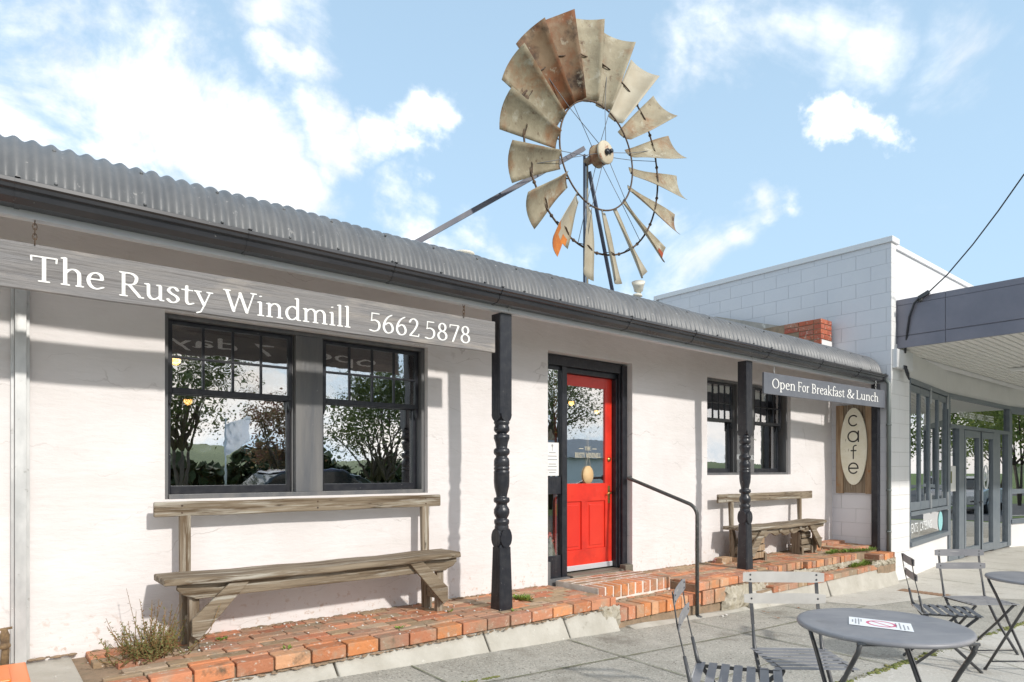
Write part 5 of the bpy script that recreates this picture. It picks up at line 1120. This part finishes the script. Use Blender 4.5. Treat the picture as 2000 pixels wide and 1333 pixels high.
    # facets 3 and 4
    for i in (2, 3):
        L, su, put = facet(i); fr = MB(); fr.box((0, -.07, 2.60), (L, .03, 2.75)); fr.box((0, -.07, .16), (L, .05, .25)); fr.box((0, -.07, .82), (L, .03, .92)); fr.box((0, -.07, .25), (.08, .02, 2.6)); fr.box((L-.08, -.07, .25), (L, .02, 2.6)); fr.box((L/2-.03, -.06, .92), (L/2+.03, .015, 2.6))
        f3 = put(fr).build('shop_window', 'alu', shop, bevel=.004); g = MB(); g.box((.08, -.03, .25), (L-.08, -.026, 2.6)); put(g).build('pane', GL3, f3)
    m = MB(); m.box((BX+.21, 4.3, -.42), (24, 9.5, -.33)); m.build('floor', 'intpale', shop)
    m = MB(); m.box((BX+.21, 9.5, -.42), (24, 9.6, 3.8)); m.box((24, 3.0, -.42), (24.1, 9.6, 3.8)); m.box((BX+.2, 4.3, 3.3), (24, 9.5, 3.35)); m.build('inner_wall', 'intpale', shop)
neighbour()
def shop_things():
    def bulb(p, lb):
        t_ = thing('pendant_bulb', lb, 'lamp', (p.x, p.y, 3.28), group='bare warm bulbs inside the shop'); m = MB(); m.ball(p, .05, 1, 1, 1.5, 10); m.build('bulb', 'bulb', t_); m = MB(); m.tube([p+Vector((0, 0, .07)), (p.x, p.y, 3.29)], .005, 6); m.lathe([(.025, .05), (.025, .13)], p, 10); m.build('cord', 'black', t_)
    bulb(atY(1797, 873, 5.6), 'bare warm bulb behind the second bifold leaf of the shop'); bulb(atY(1957, 883, 5.8), 'bare warm bulb at the right sidelight of the shop door')
    def planter(x, y, w, hh, lb, fl=True):
        t_ = thing('planter', lb, 'planter', (x, y, -.33)); m = MB(); m.lathe([(w*.75, -.33), (w, -.33+hh), (w*.9, -.33+hh), (w*.85, -.36+hh)], (x, y, 0), 20); m.build('pot', 'planter', t_)
        if fl:
            r = random.Random(int(x*7)); m = MB()
            for i in range(90):
                a = r.uniform(0, 6.28); q = r.uniform(.05, .42); p = Vector((x+q*math.cos(a), y+q*math.sin(a), -.3+hh+r.uniform(0, .5)+.15*(1-q))); d = Vector((math.cos(a), math.sin(a), r.uniform(-.3, .9))).normalized()*.12; s = d.cross(Vector((0, 0, 1))).normalized()*.035; m.add([p, p+d*.5+s, p+d, p+d*.5-s], [(0, 1, 2, 3)])
            m.build('leaves', 'plant', t_)
    p = atZ(1925, 1075, -.33); planter(18.3, 5.3, .33, .95, 'round white planter with leafy plant behind the shop door')
    planter(20.5, 6.0, .3, 1.3, 'tall white planter behind the right sidelight of the shop')
    t_ = thing('flower_vase', 'vase of green leaves and one orange flower on the table inside the shop', 'flowers', (19.0, 5.8, .42)); m = MB(); m.lathe([(.05, .42), (.08, .55), (.05, .7)], (19.0, 5.8, 0), 14); m.build('vase', 'planter', t_); m = MB(); r = random.Random(3)
    for i in range(90):
        a = r.uniform(0, 6.28); q = r.uniform(.0, .3); pp = Vector((19+q*math.cos(a), 5.8+q*math.sin(a), .8+r.uniform(-.1, .3))); d = Vector((r.gauss(0, 1), r.gauss(0, 1), r.gauss(0, 1))).normalized()*.14; s = d.cross(Vector((0, 0, 1))).normalized()*.04; m.add([pp, pp+d*.5+s, pp+d, pp+d*.5-s], [(0, 1, 2, 3)])
    m.build('leaves', 'plant', t_); m = MB(); m.ball((19.1, 5.7, 1.25), .10, 1, 1, .6, 8); m.build('flower', 'flower', t_)
    for x, y, lb in ((19.0, 5.8, 'timber table carrying the flower vase inside the shop'), (12.6, 5.6, 'timber table behind the bifold windows of the shop')):
        t_ = thing('shop_table', lb, 'table', (x, y, -.33)); m = MB(); m.box((x-.6, y-.4, .38), (x+.6, y+.4, .42)); m.build('table_top', 'tablewood', t_, bevel=.005)
        for sx in (-1, 1):
            for sy in (-1, 1): m = MB(); m.box((x+sx*.52-.02, y+sy*.33-.02, -.33), (x+sx*.52+.02, y+sy*.33+.02, .38)); m.build('leg', 'black', t_)
    t_ = thing('meter_box', 'small pale grey electrical box with looped cables on the white pillar under the awning', 'meter box', (10.7, 3.8, 2.95))
    a = atY(1752, 718, 3.80); b = atY(1783, 690, 3.80); m = MB(); m.box((a.x, 3.80, a.z), (b.x, 3.866, b.z)); m.box((a.x+.01, 3.795, a.z+.01), (b.x-.01, 3.80, b.z-.01)); m.build('box', 'meter', t_, bevel=.004)
    m = MB(); cx = a.x+.22
    for k in range(4): m.tube([(cx+.03*k, 3.785, a.z+.05), (cx+.03*k, 3.77, a.z-.03-.02*k), (cx+.05+.03*k, 3.77, a.z-.09-.02*k), (cx+.10+.02*k, 3.78, a.z-.06), (cx+.10+.02*k, 3.80, a.z+.01)], .009, 6)
    m.build('cable_loop', 'black', t_)
    an = atX(1797, 586, 10.52); pts = [atY(1768, 690, 3.79), atX(1772, 650, 10.51), atX(1776, 620, 10.50), atX(1786, 592, 10.49), an+Vector((-.04, 0, .02)), atX(1815, 570, 10.48), Vector((10.33, 2.95, 4.30)), ]
    p2 = ray(1900, 478)*8.95+Vector((0, 0, CAMH)); p3 = ray(2000, 341)*7.8+Vector((0, 0, CAMH)); pole = Vector((3.5, -13.2, 8.0))
    pts = pts[:6]+[ray(1850, 537)*9.2+Vector((0, 0, CAMH)), p2, ray(1950, 412)*8.35+Vector((0, 0, CAMH)), p3]
    t_ = thing('service_cable', 'black overhead power cable running from the awning edge up out of frame', 'cable', tuple(an)); 
    d = (p3-p2); 
    for k in range(1, 9): q = k/8; pts.append(p3.lerp(pole, q)+Vector((0, 0, 1.0*math.sin(math.pi*q)*.6)))
    m = MB(); m.tube(pts[:6], .016, 8); m.tube(pts[5:], .009, 8); m.build('cable', 'black', t_)
    m = MB(); m.bar(pts[4], pts[5], .045, .05); m.ball(an, .035, n=8); m.build('cable_clamp', 'bistro_black', t_)
    t_ = thing('power_pole', 'timber power pole beyond the road reflected in the glass', 'pole', (3.5, -13.2, 0)); m = MB(); m.tube([(3.5, -13.2, -.1), (3.5, -13.2, 8.4)], [.15, .11], 12); m.build('pole', 'bark', t_); m = MB(); m.box((2.6, -13.25, 7.9), (4.4, -13.15, 8.02)); m.build('crossarm', 'bark', t_)
shop_things()

# ================================================================== BISTRO FURNITURE
def chair_proto(label, slatm='bistro'):
    t_ = thing('folding_chair', label, 'chair', (0, 0, 0), group='folding metal bistro chairs')
    W2 = .175
    for s in (-1, 1):
        m = loc_MB(); x = s*W2
        P = [(x, .235, .80), (x, .215, .66), (x, .185, .53), (x, .16, .42), (x, .02, .23), (x, -.20, .012)]
        P = [Vector(p) for p in P]
        for a, b in zip(P[:2], P[1:3]): m.bar(a, b, .018, .004, (0, 1, 0))
        m.tube(P[2:], [.0075, .0105, .0115, .0105], 8); m.ball(P[-1], .012, n=6); m.build('back_leg_frame', 'bistro_black' if slatm != 'bistro_pale' else 'bistro_black', t_)
        m = loc_MB(); x = s*(W2-.022); Q = [Vector((x, -.185, .395)), Vector((x, -.02, .23)), Vector((x, .22, .012))]; m.tube(Q, .0105, 8); m.ball(Q[-1], .012, n=6); m.build('cross_leg', 'bistro_black', t_)
        m = loc_MB(); x = s*(W2-.008); m.bar((x, .165, .398), (x, -.20, .404), .006, .016, (0, 0, 1)); m.build('seat_rail', 'bistro_black', t_)
    for z0, hh, y, wx in ((.745, .058, .232, .215), (.635, .055, .213, .215)):
        m = loc_MB(); n = 8; vs = []
        for i in range(n+1):
            q = -1+2*i/n; yy = y-.008+.008*(1-q*q); e = .006 if i in (0, n) else 0
            for z in (z0+e, z0+hh-e):
                for d in (0, .003): vs.append((q*wx, yy-d, z))
        m.add(vs, [(4*i+a, 4*i+b, 4*i+4+b, 4*i+4+a) for i in range(n) for a, b in ((0, 1), (1, 3), (3, 2), (2, 0))]+[(0, 2, 3, 1), (4*n, 4*n+1, 4*n+3, 4*n+2)])
        b = m.build('back_slat', slatm, t_)
        r = loc_MB()
        for s in (-1, 1):
            for z in ((z0+.016, z0+hh-.016) if z0 > .7 else (z0+hh/2,)): r.ball((s*W2, y-.007, z), .006, n=6)
        r.build('rivets', 'bistro_black', b)
    for k in range(7):
        y = .145-k*.056; m = loc_MB(); m.box((-.195, y-.019, .407), (.195, y+.019, .410)); m.build('seat_slat', slatm if slatm != 'bistro_pale' else 'bistro', t_, bevel=.001)
    for (y, z) in ((.20, .035), (-.18, .035)):
        m = loc_MB(); m.tube([(-W2, y, z), (W2, y, z)], .006, 8); m.build('crossbar', 'bistro_black', t_)
    m = loc_MB(); m.tube([(-W2-.012, .165, .405), (W2+.012, .165, .405)], .006, 8); m.build('pivot_rod', 'bistro_pale', t_)
    return t_
def face(dx, dy): return math.atan2(dx, -dy)                        # local -Y turned to (dx,dy)
def place_from(backmid_uv_z, d):                                    # chair origin from the middle of its top slat
    return None
c1 = chair_proto('pale taupe folding chair behind the stickered table, its back to the steps', 'bistro_pale')
def setchair(o, pos, d): o.location = (pos[0], pos[1], gz(pos[0])); o.rotation_euler = (0, 0, math.atan2(d[0], -d[1]))
def pos_from_slat(ul, ur, vt, d, back=.235, top=.803, w=.43):
    """ground position of a chair whose top slat spans pixels ul..ur with top edge vt"""
    gx = 3.0
    for _ in range(6):
        z = gz(gx)+top; p = atZ((ul+ur)/2, vt, z); gx = p.x
    dn = Vector((d[0], d[1])).normalized(); return (p.x+dn.x*back, p.y+dn.y*back)
d1 = (-.634, -.773); setchair(c1, pos_from_slat(1450, 1607, 1119, (-.66, -.75)), (-.66, -.75))
c0 = chair_proto('grey folding chair seen side on at the left of the stickered table')
dA = (.50, -.866); setchair(c0, pos_from_slat(1312, 1333, 1140, dA), dA)
pC = pos_from_slat(1763, 1777, 1084, (.5, -.87)); dC = (.5, -.87)
dup(c0, (pC[0], pC[1], gz(pC[0])), math.atan2(dC[0], -dC[1]), 'grey folding chair turned edge on between the two round tables')
dD = (-.62, -.78); pD = pos_from_slat(1820, 1923, 1074, dD)
dup(c0, (pD[0], pD[1], gz(pD[0])), math.atan2(dD[0], -dD[1]), 'grey folding chair with its back to the shop doors, tucked at the right hand table')
def table(label, x, y, rz):
    t_ = thing('bistro_table', label, 'table', (x, y, gz(x)), rz, group='round metal bistro tables')
    m = loc_MB(); m.lathe([(.001, .700), (.29, .700), (.305, .692), (.313, .692), (.317, .700), (.313, .709), (.303, .711), (.26, .7115), (.001, .712)], (0, 0, 0), 64); m.build('table_top', 'bistro', t_)
    for (w, s, nm) in ((.215, 1, 0), (.195, -1, 1)):
        for k in (-1, 1):
            m = loc_MB(); x_ = k*w; m.tube([(x_, -s*.24, .692), (x_, -s*.225, .655), (x_, -s*.15, .56), (x_, s*.235, .012)], .009, 8); m.ball((x_, s*.235, .012), .013, n=6); m.build('leg', 'bistro_black', t_)
        m = loc_MB(); m.tube([(-w, s*.19, .08), (w, s*.19, .08)], .006, 8); m.build('crossbar', 'bistro_black', t_)
        m = loc_MB(); m.tube([(-w-.01, -s*.24, .69), (w+.01, -s*.24, .69)], .007, 8); m.build('top_rod', 'bistro_black', t_)
    for k in (-1, 1):
        m = loc_MB(); m.bar((k*.20, -.10, .22), (k*.20, .17, .60), .014, .004, (1, 0, 0)); m.build('stay', 'bistro_black', t_)
    return t_
def tablepos(uc, vc, top=.712):
    gx = 3
    for _ in range(6): p = atZ(uc, vc, gz(gx)+top); gx = p.x
    return p
tp = tablepos(1722, 1218); TR = -math.atan2(CC, SS)
t1 = table('round grey table with a white sticker, nearest the camera', tp.x, tp.y, TR)
def sticker():
    zt = gz(tp.x)+.7135; P = [atZ(u, v, zt) for u, v in ((1658, 1205), (1779, 1219), (1786, 1236), (1658, 1219))]
    o, ax = P[0], (P[1]-P[0]); ay = (P[3]-P[0]+P[2]-P[1])/2
    t_ = thing('table_sticker', 'white rectangular notice with faded red ring stuck on the nearest round table', 'sticker', tuple(o))
    q = lambda a, b, dz=0: o+ax*a+ay*b+Vector((0, 0, dz))
    m = MB(); m.prism([q(0, 0), q(1, 0), q(1, 1), q(0, 1)], (0, 0, .001)); m.build('paper', 'paper', t_)
    m = MB(); n = 32
    L1, L2 = ax.length, ay.length; rr_ = .36*L2
    ring = [[q(.52+r*math.cos(2*math.pi*k/n)/L1, .5+r*math.sin(2*math.pi*k/n)/L2, .0015) for k in range(n)] for r in (rr_, rr_*.80)]
    m.add(ring[0]+ring[1], [(k, (k+1) % n, n+(k+1) % n, n+k) for k in range(n)]); c = math.cos(.78)*rr_*.85
    m.add([q(.52+(sx*c-w)/L1, .5+(sx*c+w)/L2, .0015) for sx, w in ((-1, .003), (1, .003), (1, -.003), (-1, -.003))], [(0, 1, 2, 3)]); m.build('red_ring', 'pinkred', t_)
    m = MB()
    for a, b0, b1 in ((.05, .35, .65), (.10, .2, .8), (.15, .15, .85), (.19, .2, .5), (.74, .2, .7), (.80, .15, .85), (.86, .3, .9), (.92, .4, .8)):
        k = b0
        while k < b1: m.add([q(a, k, .0015), q(a+.022, k, .0015), q(a+.022, k+.07, .0015), q(a, k+.07, .0015)], [(0, 1, 2, 3)]); k += .11
    m.build('grey_print', 'greyprint', t_)
sticker()
t2p = tablepos(2033, 1129); t2 = table('round grey table at the right edge of the frame', t2p.x, t2p.y, TR)

# ================================================================== ACROSS THE ROAD (seen mirrored in the glass)
def tree(x, y, hh, cr, label, folm='foliage', base=1.6, n=13000, seed=1, ls=.12, multi=3):
    r = random.Random(seed); g = gz(x); t_ = thing('street_tree', label, 'tree', (x, y, g)); tr = MB(); cr_ = MB()
    tips = []
    for k in range(multi):
        a = r.uniform(0, 6.28); p = Vector((x, y, g-.05)); q = Vector((x+.35*math.cos(a)*k*.5, y+.35*math.sin(a), g+base)); tr.tube([p, p.lerp(q, .5)+Vector((.05, 0, 0)), q], [.13/math.sqrt(multi), .10/math.sqrt(multi), .07/math.sqrt(multi)], 7)
        for j in range(5):
            b = r.uniform(0, 6.28); e = q+Vector((math.cos(b)*cr*.65, math.sin(b)*cr*.65, (hh-base)*r.uniform(.2, .75))); tr.tube([q, q.lerp(e, .5)+Vector((0, 0, .15)), e], [.05, .03, .012], 5); tips.append(e)
    for k in range(10): b = r.uniform(0, 6.28); q = cr*math.sqrt(r.random())*.8; tips.append(Vector((x+q*math.cos(b), y+q*math.sin(b), g+base+(hh-base)*r.uniform(.15, .9))))
    for k in range(8): b = r.uniform(0, 6.28); q = cr*r.uniform(.2, .7); tips += [Vector((x+q*math.cos(b), y+q*math.sin(b), g+base+(hh-base)*r.uniform(.2, .7)))]*2
    for i in range(n):
        c = r.choice(tips); s = cr*.22; p = c+Vector((r.gauss(0, s), r.gauss(0, s), r.gauss(0, s*.75)))
        d = Vector((r.gauss(0, 1), r.gauss(0, 1), r.gauss(0, 1))).normalized(); e = d.cross(Vector((r.gauss(0, 1), r.gauss(0, 1), r.gauss(0, 1)))).normalized(); l_ = ls*r.uniform(.5, 1.2)
        cr_.add([p-d*l_*.5, p+e*l_*.28, p+d*l_*.5, p-e*l_*.28], [(0, 1, 2, 3)])
    tr.build('trunk', 'bark', t_); cr_.build('crown', folm, t_); return t_
tree(4.6, -11.2, 6.6, 2.0, 'leafy green tree across the road mirrored at the left of the near window', base=2.0, seed=1)
tree(11.2, -11.4, 6.0, 2.1, 'multi stemmed green tree across the road mirrored in the right pane of the near window', base=1.3, seed=2, multi=4, n=12000, ls=.12)
tree(9.3, -15.6, 5.2, 1.3, 'purple leaved tree across the road between the two green ones', 'foliage2', base=1.2, seed=3, n=6500)
tree(19.6, -11.5, 7.0, 2.2, 'tall green tree across the road mirrored in the top of the sidelight', base=3.2, seed=4, n=7000)
for i, (x, y, hh) in enumerate(((37, -7, 8), (45, -1.8, 8.5), (52, -8, 9), (60, -3.5, 9.5), (73, -9, 9))):
    tree(x, y, hh, 3.2, ['broad tree beyond the road, first of the row by the shop', 'broad tree beyond the road, second of the row by the shop', 'broad tree beyond the road, third of the row by the shop', 'broad tree beyond the road, fourth of the row by the shop', 'broad tree beyond the road, farthest of the row'][i], 'foliage_bright', base=2.0, n=5200, seed=20+i, ls=.26)
def hedge():
    r = random.Random(8); m = MB()
    for i in range(9000):
        x = r.uniform(-30, 95); top = 2.6+1.1*math.sin(x*.31)+.8*math.sin(x*.83+1)+.5*math.sin(x*2.1); p = Vector((x, -62+r.gauss(0, 1), r.uniform(-.5, top))); d = Vector((r.gauss(0, 1), r.gauss(0, 1), r.gauss(0, 1))).normalized()*.7; e = d.cross(Vector((0, 0, 1))).normalized()*.45; m.add([p-d, p+e, p+d, p-e], [(0, 1, 2, 3)])
    tag(m.build('tree_belt', 'foliage_dark'), 'dark belt of trees along the far side of the car park', 'trees', kind='stuff')
    m = MB(); vs = []; n = 60
    for j in range(6):
        for i in range(n+1):
            x = -300+i*14; vs.append((x, -240-j*40, -1+(9+7*math.sin(x*.011+1)+3*math.sin(x*.031))*math.sin(math.pi*min(1, j/3.2)*.5)))
    m.add(vs, [(j*(n+1)+i, j*(n+1)+i+1, (j+1)*(n+1)+i+1, (j+1)*(n+1)+i) for j in range(5) for i in range(n)], True); structure(m.build('hills', 'hill'))
    t_ = thing('far_house', 'low house with dark roof and brick chimney far across the car park', 'house', (36, -32, 0))
    m = MB(); m.box((28, -36, -.3), (46, -30, 2.4)); m.build('wall', 'blockwhite', t_); m = MB(); m.prism([(27.5, -29.5, 2.4), (27.5, -36.5, 2.4), (27.5, -33, 4.2)], (19, 0, 0)); m.build('roof', 'flatroof', t_); m = MB(); m.box((38.6, -33.4, 3.4), (39.6, -32.6, 5.2)); m.build('chimney', 'redwood', t_)
    t_ = thing('street_banner', 'pale blue banner on a pole across the road mirrored in the near window', 'banner', (5.9, -9.4, 0)); m = MB(); m.tube([(5.4, -9.4, -.1), (5.4, -9.4, 2.8)], .025); m.build('pole', 'galv', t_)
    m = MB(); vs = [(5.42+.62*i/8, -9.4+.04*math.sin(i), z+.05*i*(1 if z < 2.4 else .75)) for i in range(9) for z in (1.75, 2.6)]; m.add(vs, [(2*i, 2*i+2, 2*i+3, 2*i+1) for i in range(8)], True); m.build('cloth', 'flag', t_)
hedge()
def car(label, x, y, paint, flip=1):
    g = gz(x); t_ = thing('parked_car', label, 'car', (x, y, g)); L = 4.4; W = .88
    prof = [(-2.2, .35), (-2.2, .72), (-2.05, .88), (-1.1, .98), (1.55, .99), (2.1, .92), (2.2, .7), (2.2, .35)]
    m = MB(); vs = []
    for s, k in ((-1, 1), (-.96, 1.02), (.96, 1.02), (1, 1)): vs += [(x+flip*a*(.99 if abs(s) == 1 else 1), y+s*W, g+.3+(b-.3)*(.98 if abs(s) == 1 else 1)) for a, b in prof]
    n = len(prof); m.add(vs, [(r_*n+i, r_*n+(i+1) % n, (r_+1)*n+(i+1) % n, (r_+1)*n+i) for r_ in range(3) for i in range(n)]+[tuple(range(n)), tuple(3*n+i for i in range(n-1, -1, -1))]); m.build('body', paint, t_, bevel=.05)
    cab = [(-1.15, .97), (-.45, 1.40), (.2, 1.47), (1.0, 1.44), (1.75, .98)]
    m = MB(); m.prism([(x+flip*a*.985+.0, y-W*.80, g+b*.995) for a, b in cab], (0, 2*W*.80, 0)); m.build('window_band', 'carglass', t_, bevel=.03)
    m = MB(); m.prism([(x+flip*a, y-W*.76, g+b) for a, b in ((-.5, 1.385), (-.42, 1.43), (.2, 1.49), (.95, 1.47), (1.12, 1.39))], (0, 2*W*.76, 0)); m.build('roof', paint, t_, bevel=.02)
    for a in (-1.38, 1.38):
        for s in (-1, 1):
            m = MB(); m.lathe([(.2, -.1), (.31, -.1), (.32, 0), (.31, .1), (.2, .1)], (x+a, y+s*(W-.08), g+.32), 24, 'Y'); w = m.build('wheel', 'rubber', t_); m = MB(); m.lathe([(.001, s*.09), (.19, s*.102), (.21, s*.09)], (x+a, y+s*(W-.08), g+.32), 20, 'Y'); m.build('rim', 'chrome', w)
    for s in (-1, 1):
        m = MB(); m.ball((x-flip*2.12, y+s*.62, g+.72), .12, .8, 1.4, .7, 8); m.build('headlight', 'headlamp', t_)
car('navy blue parked car mirrored at the bottom of the near window', 5.4, -4.6, 'carblue')
car('silver parked car mirrored in the shop doors', 32.5, -.4, 'carsilver', -1)
car('silver parked car mirrored at the foot of the right pane of the near window', 12.6, -18.5, 'carsilver')
